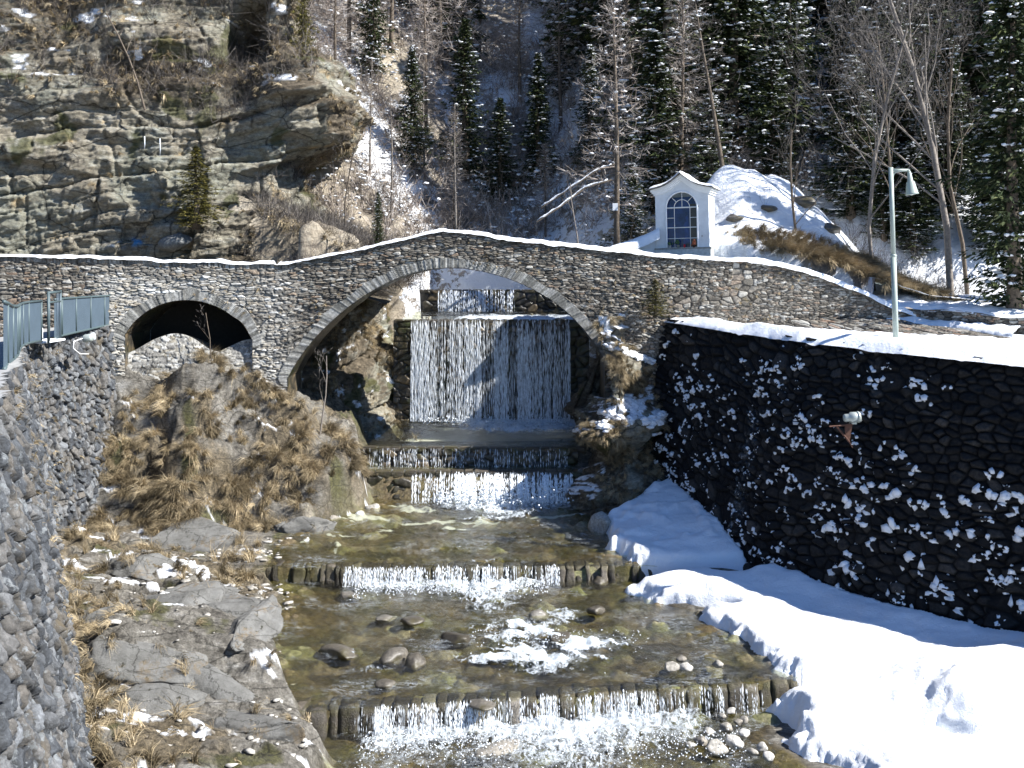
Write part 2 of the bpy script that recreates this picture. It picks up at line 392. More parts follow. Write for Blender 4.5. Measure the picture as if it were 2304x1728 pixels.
def slab_material():
    b = NB('grey_bedrock_slab')
    c = b.ramp(b.noise(2.2, 12, .8, b.coord((1, 1, 1.6))), [(.3, (.07, .068, .06)), (.47, (.15, .147, .135)), (.6, (.20, .198, .185)), (.75, (.33, .32, .30))])
    ck = b.vor(1.7, b.mix(.35, b.coord((.6, 1.2, 1.8), (0, 0, R(20))), b.noise(2.4, 6, .7), 'ADD'), 'DISTANCE_TO_EDGE')
    c = b.mix(b.ramp(ck, [(.0, .8), (.022, 0.)]), c, (.02, .018, .014))
    c = b.mix(b.ramp(b.noise(6, 5, .7), [(.62, 0.), (.66, .9)]), c, (.025, .024, .014))
    c = b.mix(b.ramp(b.noise(1.4, 7, .75), [(.56, 0.), (.64, .8)]), c, (.17, .13, .08))
    return b.out(c, .85, b.bump(b.noise(14, 10, .8), .05, 1), .3)
M['slab'] = slab_material()
M['boulder'] = stone_mat('river_boulder', [(0, (.2, .18, .15)), (.5, (.34, .32, .28)), (1, (.5, .48, .44))], bump=.006)
# ------------------------------------------------------------------ river profile
def I(x, xs, ys): return np.interp(x, xs, ys)
def y1(x): return 29.8+.10*np.sin(np.asarray(x)*.5)
def y2(x): return 22.1+.15*(np.asarray(x)+4.4)
def level(x, y):
    x = np.asarray(x, float); y = np.asarray(y, float)
    z = -9.55-(y2(x)-y)*.03
    z = np.where(y > y2(x), I(y, [22, 29.8], [-9.02, -8.62]), z)
    z = np.where(y > y1(x), I(y, [29.8, 35.9], [-8.2, -7.68]), z)
    z = np.where(y > 36.0, -6.8, z)
    z = np.where(y > 37.4, I(y, [37.4, 42], [-6.2, -5.9]), z)
    z = np.where(y > 42, I(y, [42, 47], [-2.02, -1.86]), z)
    z = np.where(y > 47, -.95+(y-47)*.14, z)
    return z
XLy = [12, 18, 21, 22.3, 24, 26, 28.6, 29.8, 31.5, 33, 34.3, 35.3, 36, 37.4, 39, 42, 47, 50, 60]
XLx = [-4, -3.5, -3.4, -4.4, -5.3, -5.9, -6.0, -6.7, -7.0, -6.4, -5.2, -4.6, -4.6, -5.2, -4.4, -3.9, -3.8, -3.2, -3.2]
XRy = [12, 20, 21, 22, 23.6, 24.5, 26, 27.5, 28.8, 29.8, 31, 33, 35, 36, 37.4, 42, 47, 50, 60]
XRx = [6.5, 5.9, 5.6, 5.1, 5.9, 5.6, 5.15, 4.5, 3.1, 3.6, 2.9, 2.5, 2.4, 2.0, 1.95, 2.5, 2.6, 2.6, 2.6]
def xl(y): return I(y, XLy, XLx)
def xr(y): return I(y, XRy, XRx)
def river_d(x, y):   # >0 outside
    return np.maximum(xl(y)-x, x-xr(y))
# walls in plan: base and top lines
RB = np.array([(4.3, 35.9, -6.9), (4.9, 35.0, -7.2), (5.6, 32, -7.8), (6.3, 29.4, -8.35), (8.9, 26.1, -8.6), (11.7, 23.9, -8.75), (14.5, 21.6, -8.85), (18.5, 17.8, -8.9), (22, 14, -8.9)])
RT = np.array([(5.2, 36.9, -1.75), (5.75, 36, -1.78), (6.9, 33.4, -1.9), (8.2, 30.8, -2.0), (10.4, 27.9, -2.15), (12.7, 25.6, -2.3), (15.4, 23.1, -2.4), (19.4, 19.0, -2.5), (23, 15, -2.6)])
LB = np.array([(-12.2, 34.6, -8.0), (-12.25, 33.2, -8.0), (-12.9, 30.2, -7.95), (-12.3, 28, -8.05), (-11.3, 26.6, -8.1), (-9.4, 23, -8.35), (-7.65, 19.4, -8.55), (-6.1, 16.2, -8.7), (-5, 13.5, -9), (-4.0, 10.5, -9.2), (-3.2, 7.5, -9.4)])
LT = np.array([(-12.95, 35.4, -1.75), (-12.9, 34, -1.85), (-13.3, 30.5, -2.0), (-12.8, 28, -1.95), (-12.0, 26.6, -1.9), (-10.3, 22.6, -1.8), (-8.3, 17.8, -1.62), (-7.0, 14.8, -1.5), (-6.0, 12.5, -1.45), (-5.1, 9.8, -1.4), (-4.3, 7, -1.4)])
def slabs(tq, S, fs, sd, sharp=.12):
    k = np.floor(tq); fr_ = tq-k
    ln = fs*(.5+1.2*hsh(k, k*0, k*0+1, sd)); ts = S*ln+13*hsh(k, k*0, k*0+2, sd)+.5*vn(S*.6, tq*.4, 0, sd); m = np.floor(ts); fm_ = ts-m
    r0 = hsh(k, m, k*0, sd)-.5; edge_ = sst(0, sharp, np.minimum(fr_, 1-fr_))*sst(0, sharp*.6, np.minimum(fm_, 1-fm_))
    return r0*(.35+.65*edge_)+.25*(edge_-1)+.35*(fr_-.5)
def ground_h(x, y):
    x, y = np.broadcast_arrays(np.asarray(x, float), np.asarray(y, float))
    L = level(x, y); a = xl(y)-x; b = x-xr(y)
    bed = L-.20
    # stones in the bed
    f1, f2, rn, rn2, dv = worley(x/.62+.25*vn(x*2, y*2), y/.55, 5)
    bump1 = np.maximum(0, 1-(f1/.47)**2)*(rn**2)*.15
    g1, g2, rm, rm2, dv = worley(x/.24, y/.22, 6)
    bump2 = np.maximum(0, 1-(g1/.5)**2)*rm*.06
    shelf = sst(.9, .1, -np.maximum(-a, 0))*0
    edge = sst(-1.6, -.05, np.maximum(a, b))
    bed = bed+bump1+bump2+.15*edge+fbm(x*.5, y*.5, 0, 3, 9)*.08
    bed = np.where((y > 36), L-.06+.03*fbm(x*2, y*2), bed)
    bed = np.where((y > 38.6), L-.3, bed)
    # left side
    st = fbm(x*.35+y*.15, y*1.3-x*.35, 0, 5, 3)            # bedding
    terr = fbm(x*.6, y*.6, 0, 4, 8)
    lowl = -8.95+.05*(y-22)*(y > 22)*1.0 + np.clip(a, 0, 9)*.13 + .16*st + .12*terr
    q_ = y*.9+x*.35+.5*fbm(x*.4, y*.4, 0, 3, 33); s_ = x*.9-y*.35
    slb = .8-.55*sst(20.5, 22, y)*sst(26.5, 25, y)*sst(1.6, .8, np.abs((x+6.6)/2.4))
    lowl = lowl+.55*slb*slabs(q_*.5, s_, .3, 11, .06)+.26*slb*slabs(q_*2.2, s_, .7, 12, .06)+.09*slabs(q_*5, s_, 1.8, 13)+.04*slabs(q_*11, s_, 3.5, 14)
    # slab: a raised smooth rock face then drop
    sx = (x+6.6)/2.4; sy = (y-23.3)
    lowl = lowl + np.where(a > 0, .8*sst(21.7, 22.7, y+.35*fbm(x, y))*sst(26.2, 23.6, y+.18*(x+6))*sst(1.15, .7, np.abs(sx)), 0)
    lowl = lowl + .25*sst(.1, .9, a)*sst(29, 27, y)
    zb = np.maximum(lowl, L+.02)
    # steep bank below bridge
    t = np.clip((y-31.6-.35*vn(x*.7, 0, 0, 5)-.16*(x+12.2))/(2.9), 0, 1)
    topz = I(x, [-13, -12, -10, -8.6, -7.6, -6.6, -5.4, -4.6], [-3.2, -3.4, -3.3, -3.6, -4.0, -4.5, -5.6, -7.2])
    q5 = t*4.2+.9*fbm(x*.45, y*.15, 0, 3, 22); k5 = np.floor(q5); tt = t*.25+.75*(t+((sst(.55, 1.0, q5-k5))-(q5-k5))/4.2)+.05*fbm(x*1.3, y*1.3, 0, 5, 21)*sst(0, .1, t)
    zst = -8.0+(topz+8.0)*np.clip(tt, -.1, 1.05)
    # nose of bank next to river
    zst = zst+(.45*fbm(x*.7, y*.7, zst*.4, 4, 31)+.22*slabs(zst*1.1+.15*x, x+.5*y, .35, 15, .3)+.12*slabs(zst*2.6+.3*x, x+.5*y, .8, 16, .3)+.26*ridged(x*1.2, y*1.2, zst, 5, 18)+.12*ridged(x*3.1, y*3.1, zst*2, 3, 19))*sst(0, .2, t)
    zb = np.where(t > 0, np.maximum(zb, zst), zb)
    wl = sst(-.05, .35+.25*vn(x*.8, y*.8, 0, 2), a)
    z = bed*(1-wl)+np.maximum(zb, bed)*wl
    # right side
    wb = I(y, RB[::-1, 1], RB[::-1, 0])
    tb = np.clip(b/np.maximum(wb-xr(y), .3), 0, 1.5)
    base = I(y, RB[::-1, 1], RB[::-1, 2])
    zr = L+.06+(base-L-.06)*sst(0, .75, tb)+.1*fbm(x*.7, y*.7, 0, 4, 13)
    zr = np.where(tb > 1.1, base-.5, zr)
    wr = sst(-.05, .35, b+.2*vn(x, y, 0, 7))
    z = z*(1-wr)+zr*wr
    return z, rn, bump1, a, b, t
def make_ground():
    X, Y = np.meshgrid(np.arange(-15, 24, .05), np.concatenate([np.arange(11, 36, .045), np.arange(36, 38.6, .06)]), indexing='ij')
    z, rn, b1, a, b, t = ground_h(X, Y)
    z = np.where((Y > 35.4) & (X > 5.6), -9, z)
    z = np.where((Y > 36.05) & (X > -12.6) & (X < -5.4), np.minimum(z, -3.6), z)
    out = sst(-.1, .3, np.maximum(a, b))
    g = fbm(X*.55, Y*.55, 0, 5, 41)
    veg = np.where(t > 0, sst(-.08, .2, g), sst(.05, .25, g+.25*(X < -9)-.2*(Y < 26)*(X > -9)))*out*(X < 0)
    moss = sst(.3, .42, fbm(X*.9, Y*.9, 3, 4, 51))*out*(X < 0)*.8
    sn = sst(.36, .42, fbm(X*1.2, Y*2.2, 7, 5, 61)+.13*np.exp(-((X+8.2)/2.2)**2-((Y-28.3)/1.6)**2)*1.5+.2*np.exp(-((X+6.9)/1.2)**2-((Y-31)/1.2)**2))*sst(.1, .3, a)*(t <= 0)
    bedm = 1-out
    snb = sst(.2, .3, fbm(X*3.1, Y*3.1, 0, 3, 64))*np.exp(-((X+6.2)/1.3)**2-((Y-31.4)/1.5)**2)*1.6
    sn = np.maximum(sn, ((t > .02) & (t < .93))*sst(.16, .24, fbm(X*1.0, Y*3.0, 0, 4, 68)-.06)*sst(1.4, .9, np.abs(np.gradient(z, axis=1))/.045))
    sn = np.clip(np.maximum(sn, np.where(snb > .55, 1, 0)*(b1 > .015)), 0, 1)
    o = grid('ground', X, Y, z, M['ground'], None, dict(rnd=rn, veg=veg*(1-moss), moss=moss, bed=bedm, snow=sn), flip=True)
    tag(o, 'rocky stream bed and grassy left bank below the bridge', None, kind='structure')
make_ground()

# ------------------------------------------------------------------ water
def foam_field(x, y):
    f = np.zeros_like(x)-.36
    def gs(cx, cy, sx, sy, a, rot=0):
        c, s = math.cos(rot), math.sin(rot); u = (x-cx)*c+(y-cy)*s; v = -(x-cx)*s+(y-cy)*c
        return a*np.exp(-(u/sx)**2-(v/sy)**2)
    d1 = y1(x)-y; d2 = y2(x)-y
    f = f+np.where(d1 > 0, 1.05*np.exp(-(d1/1.2)**2), 0)*sst(-4.9, -3.8, x)*sst(1.5, .3, x)
    f = f+gs(-.6, 28.0, .9, 1.2, .75)
    f = f+np.where(d2 > 0, 1.05*np.exp(-(d2/1.7)**2), 0)*sst(-3.7, -2.6, x)*sst(4.9, 3.6, x)
    f = f+gs(1.4, 20.9, 1.6, 1.3, .55)+gs(-1.4, 20.4, 1.4, .6, .35)
    d0 = 36.0-y
    f = f+np.where((d0 > 0), 1.2*np.exp(-(d0/1.4)**2), 0)*sst(-3.6, -2.0, x)
    f = f+gs(-.3, 34.6, 1.0, .9, .5)+gs(.8, 33.2, 1.2, .28, .55)+gs(-.5, 31.2, 1.5, .22, .45)+gs(1.3, 31.4, 1, .2, .3)
    f = f+gs(-.2, 30.15, 2.2, .2, .5)
    # riffle through the middle pool
    mid = 0+gs(.35, 26.6, .8, .45, .62)+gs(1.6, 25.4, 1.5, .33, .62, .15)+gs(-.1, 24.6, 1.7, .28, .72)+gs(1.0, 24.3, .8, .5, .5)+gs(1.9, 26.0, .5, .35, .4)
    f = f+gs(-3.9, 25.0, .5, .4, .6)+gs(-3.1, 24.0, .5, .3, .4)+gs(2.7, 24.1, .9, .15, .45)+gs(-1.8, 25.9, .8, .2, .3)
    f = f+1.3*mid+gs(1.2, 27.4, .8, .4, .6)+gs(-.3, 23.7, 1.2, .3, .5)
    wr_ = x+.5*vn(x*.8, y*.8, 0, 81); f = f+1.25*gs(.9, 25.6, 2.4, 1.6, 1)*sst(.25, .7, ridged(wr_*.75, y*1.7+.35*wr_, 0, 3, 82))+.8*gs(-.5, 32.4, 3, 2.0, 1)*sst(.45, .8, ridged(wr_*.6, y*2.2, 0, 3, 84))+.6*gs(-3.2, 25, 1.5, 1.5, 1)*sst(.4, .8, ridged(wr_*.8, y*1.5-.5*wr_, 0, 3, 86))
    f = f+np.where((y > 36.2) & (y < 36.9), 0, 0)
    f = f+np.where(y > 38.4, 1.5*np.exp(-((42-y)/2.4)**2), 0)*sst(-3.3, -1.2, x)
    f = f+gs(.5, 40.2, 2.0, .4, .5)
    return f
def water_part(x0f, x1f, ya, yb, n, m, amp=.035):
    t, s = np.meshgrid(np.linspace(0, 1, n), np.linspace(0, 1, m), indexing='ij')
    return t, s
Wv, Wf, Wa, Wo = [], [], [], 0
def water_reach(ya, yb, step=.06, amp=.03, lo=None, hi=None):
    """ya / yb: functions of x giving lower and upper edge"""
    global Wo
    xs = np.arange(-7.4, 7.0, step)
    ymin, ymax = ya(xs), yb(xs); n = int((ymax-ymin).max()/step)
    S = np.linspace(0, 1, n)
    X = np.repeat(xs[:, None], n, 1); Y = ymin[:, None]+(ymax-ymin)[:, None]*S[None, :]
    L = level(X, np.clip(Y, ya(X)+.13, yb(X)-.001))
    fm = foam_field(X, np.maximum(Y, ya(X)+.18))
    churn = sst(-.15, .7, fm)
    Z = L+amp*fbm(X*1.3, Y*.8, 0, 4, 71)+.02*fbm(X*5, Y*3.4, 0, 3, 72)+churn*(.13*ridged(X*2.4, Y*2.0, 0, 5, 73)+.02)
    # smooth tongue over the lip of the weir below
    e = Y-ya(X); Z = Z-.03*np.exp(-(e/.14)**2)
    dd = river_d(X, Y)
    keep = dd < .45
    Wv.append(np.stack([X.ravel(), Y.ravel(), Z.ravel()], 1)); fc = gridfaces(X.shape[0], n, True)
    k = keep.ravel(); fc = fc[k[fc].all(1)]
    Wf.append(fc+Wo); Wa.append(fm.ravel()); Wo += X.size
water_reach(lambda x: 13+0*x, lambda x: y2(x)-.02)
water_reach(lambda x: y2(x)-.12, lambda x: y1(x)-.05)
water_reach(lambda x: y1(x)-.12, lambda x: 35.9+0*x)
water_reach(lambda x: 36.25+0*x, lambda x: 37.2+0*x, .08, .01)
water_reach(lambda x: 37.4+0*x, lambda x: 41.9+0*x, .08, .02)
water_reach(lambda x: 42.0+0*x, lambda x: 46.8+0*x, .1, .01)
o = raw('stream', np.concatenate(Wv), np.concatenate(Wf), M['water'], None, dict(foam=np.concatenate(Wa)))
tag(o, 'shallow clear stream with white riffles running over stones', None, kind='structure')

# ------------------------------------------------------------------ masonry
def path_sheet(Bp, Tp, s_n, v_n, z_ext=0):
    """bilinear sheet between base polyline and top polyline (same number of points), smooth along"""
    Bp = np.array(Bp, float); Tp = np.array(Tp, float)
    k = np.linspace(0, 1, len(Bp))
    seg = np.concatenate([[0], np.cumsum(np.linalg.norm(np.diff((Bp+Tp)/2, axis=0), axis=1))]); Ltot = seg[-1]; seg = seg/Ltot
    s = np.linspace(0, 1, s_n)
    # catmull style smoothing by gaussian averaging of linear interpolation
    def smooth(P):
        q = np.stack([np.interp(s, seg, P[:, i]) for i in range(3)], 1)
        w_ = max(2, s_n//60); ker = np.hanning(2*w_+1); ker /= ker.sum()
        pad = np.concatenate([2*q[:1]-q[w_:0:-1], q, 2*q[-1:]-q[-2:-w_-2:-1]])
        return np.stack([np.convolve(pad[:, i], ker, 'valid') for i in range(3)], 1)
    b, t = smooth(Bp), smooth(Tp)
    v = np.linspace(0, 1, v_n)
    P = b[:, None, :]*(1-v)[None, :, None]+t[:, None, :]*v[None, :, None]
    dS = np.gradient(P, axis=0); dV = np.gradient(P, axis=1)
    N = np.cross(dS, dV); N /= np.linalg.norm(N, axis=2, keepdims=True)+1e-9
    Hh = np.linalg.norm(t-b, axis=1)
    uu = np.repeat((s*Ltot)[:, None], v_n, 1); vv = v[None, :]*Hh[:, None]
    return P, N, uu, vv
def rubble(u, v, su, sv, seed, warp=.25):
    uw = u/su+warp*vn(u*1.7/su*.4, v/sv*.4, 0, seed+3); vw = v/sv+warp*1.4*vn(u/su*.5, v/sv*.5, 5, seed+4)
    f1, f2, rn, rn2, dv = worley(uw, vw, seed)
    e = f2-f1
    return e, rn, rn2, dv, f1
def wall_sheet(name, P, N, uu, vv, mat, su, sv, amp, seed, parent, joint=.16, flip=False, attrs=None, big=0):
    e, rn, rn2, dv, f1 = rubble(uu, vv, su, sv, seed)
    face = sst(0, joint*1.6, e)
    h = face*(.45+.75*rn2)*amp+amp*.35*fbm(uu*5, vv*9, 0, 3, seed+9)*face + big*fbm(uu*.5, vv*.5, 0, 3, seed+11)
    Q = P+N*h[..., None]
    at = dict(rnd=rn, gap=1-sst(.02, joint, e))
    at.update(attrs or {})
    return grid(name, Q[..., 0], Q[..., 1], Q[..., 2], mat, parent, at, flip), h, at

# dark wall on the right
rw = empty('retaining_wall', (8.9, 26.3, -8.2)); tag(rw, 'tall dark retaining wall of rough stones speckled with snow', 'wall')
rb = RB.copy(); rb[:, 2] -= .8
Pr, Nr, ur, vr = path_sheet(rb, RT, 900, 290)
Nr = -Nr if Nr[400, 100, 1] > 0 else Nr
su, sv = .36, .22
e, rn, rn2, dv, f1 = rubble(ur, vr, su, sv, 101)
ebig, rB, rB2, dB, fB = rubble(ur, vr, .62, .36, 111); selb = vn(ur*.5, vr*.6, 0, 112) > .15
e = np.where(selb, ebig, e); rn = np.where(selb, rB, rn); rn2 = np.where(selb, rB2, rn2); dv = np.where(selb, dB, dv); f1 = np.where(selb, fB, f1)
dome = sst(0, .3, e)*(.65+.35*np.sqrt(np.clip(1-(f1/.8)**2, 0, 1)))*(1-.7*np.clip(dv, -.5, .5)*(hsh(np.floor(rn*999), rn*0, rn*0, 4)))
hr = (dome*(.3+.7*rn2)*.17+.07*fbm(ur*5, vr*5, 0, 4, 4)*dome+.12*fbm(ur*.4, vr*.4, 0, 3, 5))
Q = Pr+Nr*hr[..., None]
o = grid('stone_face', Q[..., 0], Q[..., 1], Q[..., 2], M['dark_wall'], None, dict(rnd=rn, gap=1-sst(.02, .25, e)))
def keep_world(o, p):
    o.parent = p; o.matrix_parent_inverse = Matrix.Translation(-p.location)
keep_world(o, rw)
# coping behind the face so the wall has thickness
Pt = Q[:, -1, :]; bk = Pt+np.array([.9, .7, -.02])
V = np.concatenate([Pt, bk, bk-np.array([0, 0, 3])]); n = len(Pt); i = np.arange(n-1)
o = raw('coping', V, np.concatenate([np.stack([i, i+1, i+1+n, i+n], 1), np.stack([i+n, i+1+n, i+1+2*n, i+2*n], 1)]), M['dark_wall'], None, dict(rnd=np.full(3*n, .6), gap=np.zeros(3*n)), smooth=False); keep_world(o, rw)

# snow clumps lodged on the stones
def ico():
    import bmesh
    bm = bmesh.new(); bmesh.ops.create_icosphere(bm, subdivisions=2, radius=1)
    v = np.array([q.co[:] for q in bm.verts]); f = np.array([[q.index for q in p.verts] for p in bm.faces]); bm.free(); return v, f
def ico1():
    import bmesh
    bm = bmesh.new(); bmesh.ops.create_icosphere(bm, subdivisions=1, radius=1)
    v = np.array([q.co[:] for q in bm.verts]); f = np.array([[q.index for q in p.verts] for p in bm.faces]); bm.free(); return v, f
IV, IF = ico(); IV1, IF1 = ico1()
def blobs(centers, scales, base=(IV, IF), jitter=.28, rot=None):
    bv, bf = base; n = len(centers)
    V = bv[None, :, :]*(1+jitter*(rng.rand(n, len(bv), 1)-.5)*2)*scales[:, None, :]
    if rot is not None:
        c, s = np.cos(rot)[:, None], np.sin(rot)[:, None]
        x = V[..., 0]*c-V[..., 1]*s; y = V[..., 0]*s+V[..., 1]*c; V = np.stack([x, y, V[..., 2]], -1)
    V = V+centers[:, None, :]
    Fc = bf[None, :, :]+(np.arange(n)*len(bv))[:, None, None]
    return V.reshape(-1, 3), Fc.reshape(-1, bf.shape[1])
cs, sc_ = [], []
S_, V_ = Pr.shape[:2]
for k in range(3300):
    i_ = rng.randint(5, S_-5); j_ = rng.randint(25, V_-12)
    u0, v0 = ur[i_, j_], vr[i_, j_]
    dens = .50+.8*fbm(u0*.45, v0*.6, 2, 3, 77)-.3*(v0 > 5.2)+.12*(v0 < 3)+.2*np.exp(-((u0-5)/3)**2)
    if rng.rand() > dens: continue
    # climb to the top of the stone
    loc = hr[max(0, i_-4):i_+5, max(0, j_-8):j_+8]
    a_, b_ = np.unravel_index(np.argmax(loc), loc.shape); i2 = max(0, i_-4)+a_; j2 = max(0, j_-8)+b_
    p = Q[i2, min(j2+3, V_-1)]
    big_ = rng.rand()**2.6
    m_ = 1 if big_ < .35 else rng.randint(2, 5)
    for q in range(m_):
        s0 = (.022+.10*big_+.02*rng.rand())*(.75+.35*(u0 > 9))
    tg = Pr[min(i2+3, S_-1), j2]-Pr[max(i2-3, 0), j2]; tg = tg/np.linalg.norm(tg); sk = rng.randn()*.3
    for q in range(m_+2):
        dx = rng.randn()*s0*1.5; off = tg*dx+np.array([0, 0, -.9*abs(dx)*(.5+rng.rand())+sk*dx+rng.randn()*s0*.25])
        cs.append(p+off+Nr[i2, j2]*-.01); sc_.append([s0*(.6+.6*rng.rand()), s0*.6, s0*(.5+.5*rng.rand())])
bv_, bf_ = blobs(np.array(cs), np.array(sc_), (IV1, IF1), .5, rng.rand(len(cs))*3)
o = raw('lodged_snow', bv_, bf_, M['snow']); tag(o, 'small snow clumps lodged on the dark wall stones', None, kind='stuff')

# icy trickle running down the dark wall
pxq = 512+F*Q[:, 120, 0]/Q[:, 120, 1]; s0 = int(np.argmin(np.abs(pxq-742))); s0, s1, j0, j1 = s0-12, s0+13, 40, 200
sub = Q[s0:s1, j0:j1]+Nr[s0:s1, j0:j1]*.03
o = grid('trickle', sub[..., 0], sub[..., 1], sub[..., 2], M['sheet']); tag(o, 'thin icy trickle running down the dark wall', 'trickle')

# grey wall on the left
lw = empty('retaining_wall', (-11.3, 26.6, -8.1)); tag(lw, 'curved grey block retaining wall below the metal railing', 'wall')
lb = LB.copy(); lb[:, 2] -= .7
Pl, Nl, ul, vl = path_sheet(lb, LT, 1300, 300)
Nl = -Nl if Nl[300, 100, 0] < 0 else Nl
e, rn, rn2, dv, f1 = rubble(ul, vl, .19, .27, 201, .6)
dome = sst(0, .22, e)*(.8+.2*np.sqrt(np.clip(1-(f1/.9)**2, .1, 1)))*(1-.9*np.clip(dv, -.5, .5)*hsh(np.floor(rn*999), rn*0, rn*0, 4))
hl = dome*(.15+.85*rn2)*.12+.10*ridged(ul*3.5, vl*3.0, 0, 5, 14)*(.4+.6*dome)+.2*fbm(ul*.35, vl*.35, 0, 3, 15)
Ql = Pl+Nl*hl[..., None]
o = grid('stone_face', Ql[..., 0], Ql[..., 1], Ql[..., 2], M['grey_wall'], None, dict(rnd=rn, gap=1-sst(.02, .2, e))); keep_world(o, lw)
Pt = Ql[:, -1, :]; bk = Pt+np.array([-1.6, .3, -.02])
V = np.concatenate([Pt, bk]); n = len(Pt); i = np.arange(n-1)
o = raw('walkway_slab', V, np.stack([i, i+1, i+1+n, i+n], 1), plain('walkway_concrete', (.3, .3, .29), .85, bump=.005), smooth=False); keep_world(o, lw)
Pe = Ql[0]; be = Pe+np.array([-3.0, 1.2, 0])
V = np.concatenate([Pe, be]); n = len(Pe); i = np.arange(n-1)
o = raw('end_face', V, np.stack([i, i+1, i+1+n, i+n], 1), M['grey_wall'], None, dict(rnd=hsh(np.arange(2*n)//9, np.zeros(2*n), np.zeros(2*n), 3), gap=np.zeros(2*n)), smooth=False); keep_world(o, lw)

# ------------------------------------------------------------------ stone bridge
BX = [-40, -14.5, -8.5, -7.0, 0, 3, 12.5, 16, 22]; BYv = [30.0, 34.2, 35.45, 35.7, 36.2, 36.5, 37.3, 37.4, 37.0]
def bd(x): return np.interp(x, BX, BYv)
def wx(px):      # world x of a picture column on the bridge face
    px = np.asarray(px, float); x = (px-512)*36/F
    for _ in range(20): x = (px-512)*bd(x)/F
    return x
def curve(pxs, pys):
    x = wx(np.array(pxs)/2.16); return x, (HY-np.array(pys)/2.16)*bd(x)/F
def cspline(xs, ys, x):
    # monotone-ish smooth interpolation
    xs = np.array(xs); ys = np.array(ys); m = np.gradient(ys, xs)
    i = np.clip(np.searchsorted(xs, x)-1, 0, len(xs)-2); h = xs[i+1]-xs[i]; t = np.clip((x-xs[i])/h, 0, 1)
    return (2*t**3-3*t**2+1)*ys[i]+(t**3-2*t**2+t)*h*m[i]+(-2*t**3+3*t**2)*ys[i+1]+(t**3-t**2)*h*m[i+1]
tx, tz = curve([-260, 0, 180, 400, 605, 625, 780, 958, 1140, 1420, 1640, 1700, 1760, 1850, 1930, 2010, 2110, 2200, 2330], [552, 553, 556, 566, 571, 570, 538, 497, 523, 553, 567, 578, 595, 628, 668, 695, 720, 738, 750])
ax, az = curve([622, 640, 668, 715, 785, 860, 905, 965, 1060, 1150, 1220, 1270, 1306], [815, 784, 745, 695, 640, 600, 586, 578, 590, 624, 670, 722, 775])
sx_, sz_ = curve([272, 282, 304, 350, 400, 450, 500, 530, 546], [722, 706, 683, 657, 648, 655, 680, 705, 734])
def main_arch(x): return cspline(ax, az, x)
def small_arch(x): return cspline(sx_, sz_, x)
def btop(x): return np.interp(x, tx, tz)+.03*vn(x*2.3, 0, 0, 3)
br = empty('stone_arch_bridge', (0, 37, -4)); tag(br, 'old humpbacked stone bridge with one large and one small arch', 'bridge')
def bottom(x):
    z = np.full(x.shape, -5.8); z = np.where(x > ax[-1], -4.2, z); z = np.where(x < sx_[0], -4.6, z)
    m = (x >= ax[0]) & (x <= ax[-1]); z = np.where(m, main_arch(x), z)
    m = (x >= sx_[0]) & (x <= sx_[-1]); z = np.where(m, small_arch(x), z)
    return z
xs = np.arange(wx(-200), 16.3, .028)
for sx0 in (ax[0], ax[-1], sx_[0], sx_[-1]):
    xs = np.concatenate([xs, [sx0-.002, sx0+.002]])
xs = np.sort(xs)
zb_, zt_ = bottom(xs), btop(xs)
nv = 250; vv = np.linspace(0, 1, nv)
Z = zb_[:, None]+(zt_-zb_)[:, None]*vv[None, :]; X = np.repeat(xs[:, None], nv, 1)
e, rn, rn2, dv, f1 = rubble(X, Z, .23, .068, 301, .35)
# larger boulders on the right haunch
e2, rb1, rb2, _, _ = rubble(X, Z, .34, .19, 305, .2)
bigm = (vn(X*.5, Z*.9, 0, 33)+.55*np.exp(-((X-4.4)/1.8)**2-((Z+1.2)/1.0)**2) > .72)
e = np.where(bigm, e2, e); rn = np.where(bigm, rb1, rn); rn2 = np.where(bigm, rb2, rn2)
# arch ring voussoirs
def ring(X, Z, cx, cz, thick, wid, seed):
    t = np.linspace(cx[0], cx[-1], 240); zz = cspline(cx, cz, t); al = np.concatenate([[0], np.cumsum(np.hypot(np.diff(t), np.diff(zz)))])
    best = np.full(X.shape, 9.); arc = np.zeros(X.shape)
    for k in range(0, 240, 2):
        d = np.hypot(X-t[k], Z-zz[k]); m = d < best; best = np.where(m, d, best); arc = np.where(m, al[k], arc)
    return best, arc
dist, arc = ring(X, Z, ax, az, .4, .1, 1); dist2, arc2 = ring(X, Z, sx_, sz_, .4, .1, 1)
inr = (dist < .32+.05*vn(arc*3, 0)) & (X > ax[0]-.5); inr2 = (dist2 < .34+.08*vn(arc2*3, 0)) & (X < sx_[-1]+.3)
tang = arc+0
# finer arc position from projection
f1r, f2r, rnr, rn2r, _ = worley(arc/.10+dist*0, np.where(dist < .2, .5, .5)*np.ones_like(dist), 311, .5)
isr = inr | inr2
ang = np.arctan2(Z+3.6, X-(ax[0]+ax[-1])/2)*5.4/.10
f1r, f2r, rnr, rn2r, _ = worley(ang, np.zeros_like(ang)+.5, 311, .5)
ang2 = np.arctan2(Z+3.2, X-(sx_[0]+sx_[-1])/2)*2.2/.10
f1s, f2s, rns, rn2s, _ = worley(ang2, np.zeros_like(ang2)+.5, 313, .5)
e = np.where(inr, (f2r-f1r)*.6+.02, e); rn = np.where(inr, rnr, rn); rn2 = np.where(inr, rn2r, rn2)
e = np.where(inr2, (f2s-f1s)*.6+.02, e); rn = np.where(inr2, rns, rn); rn2 = np.where(inr2, rn2s, rn2)
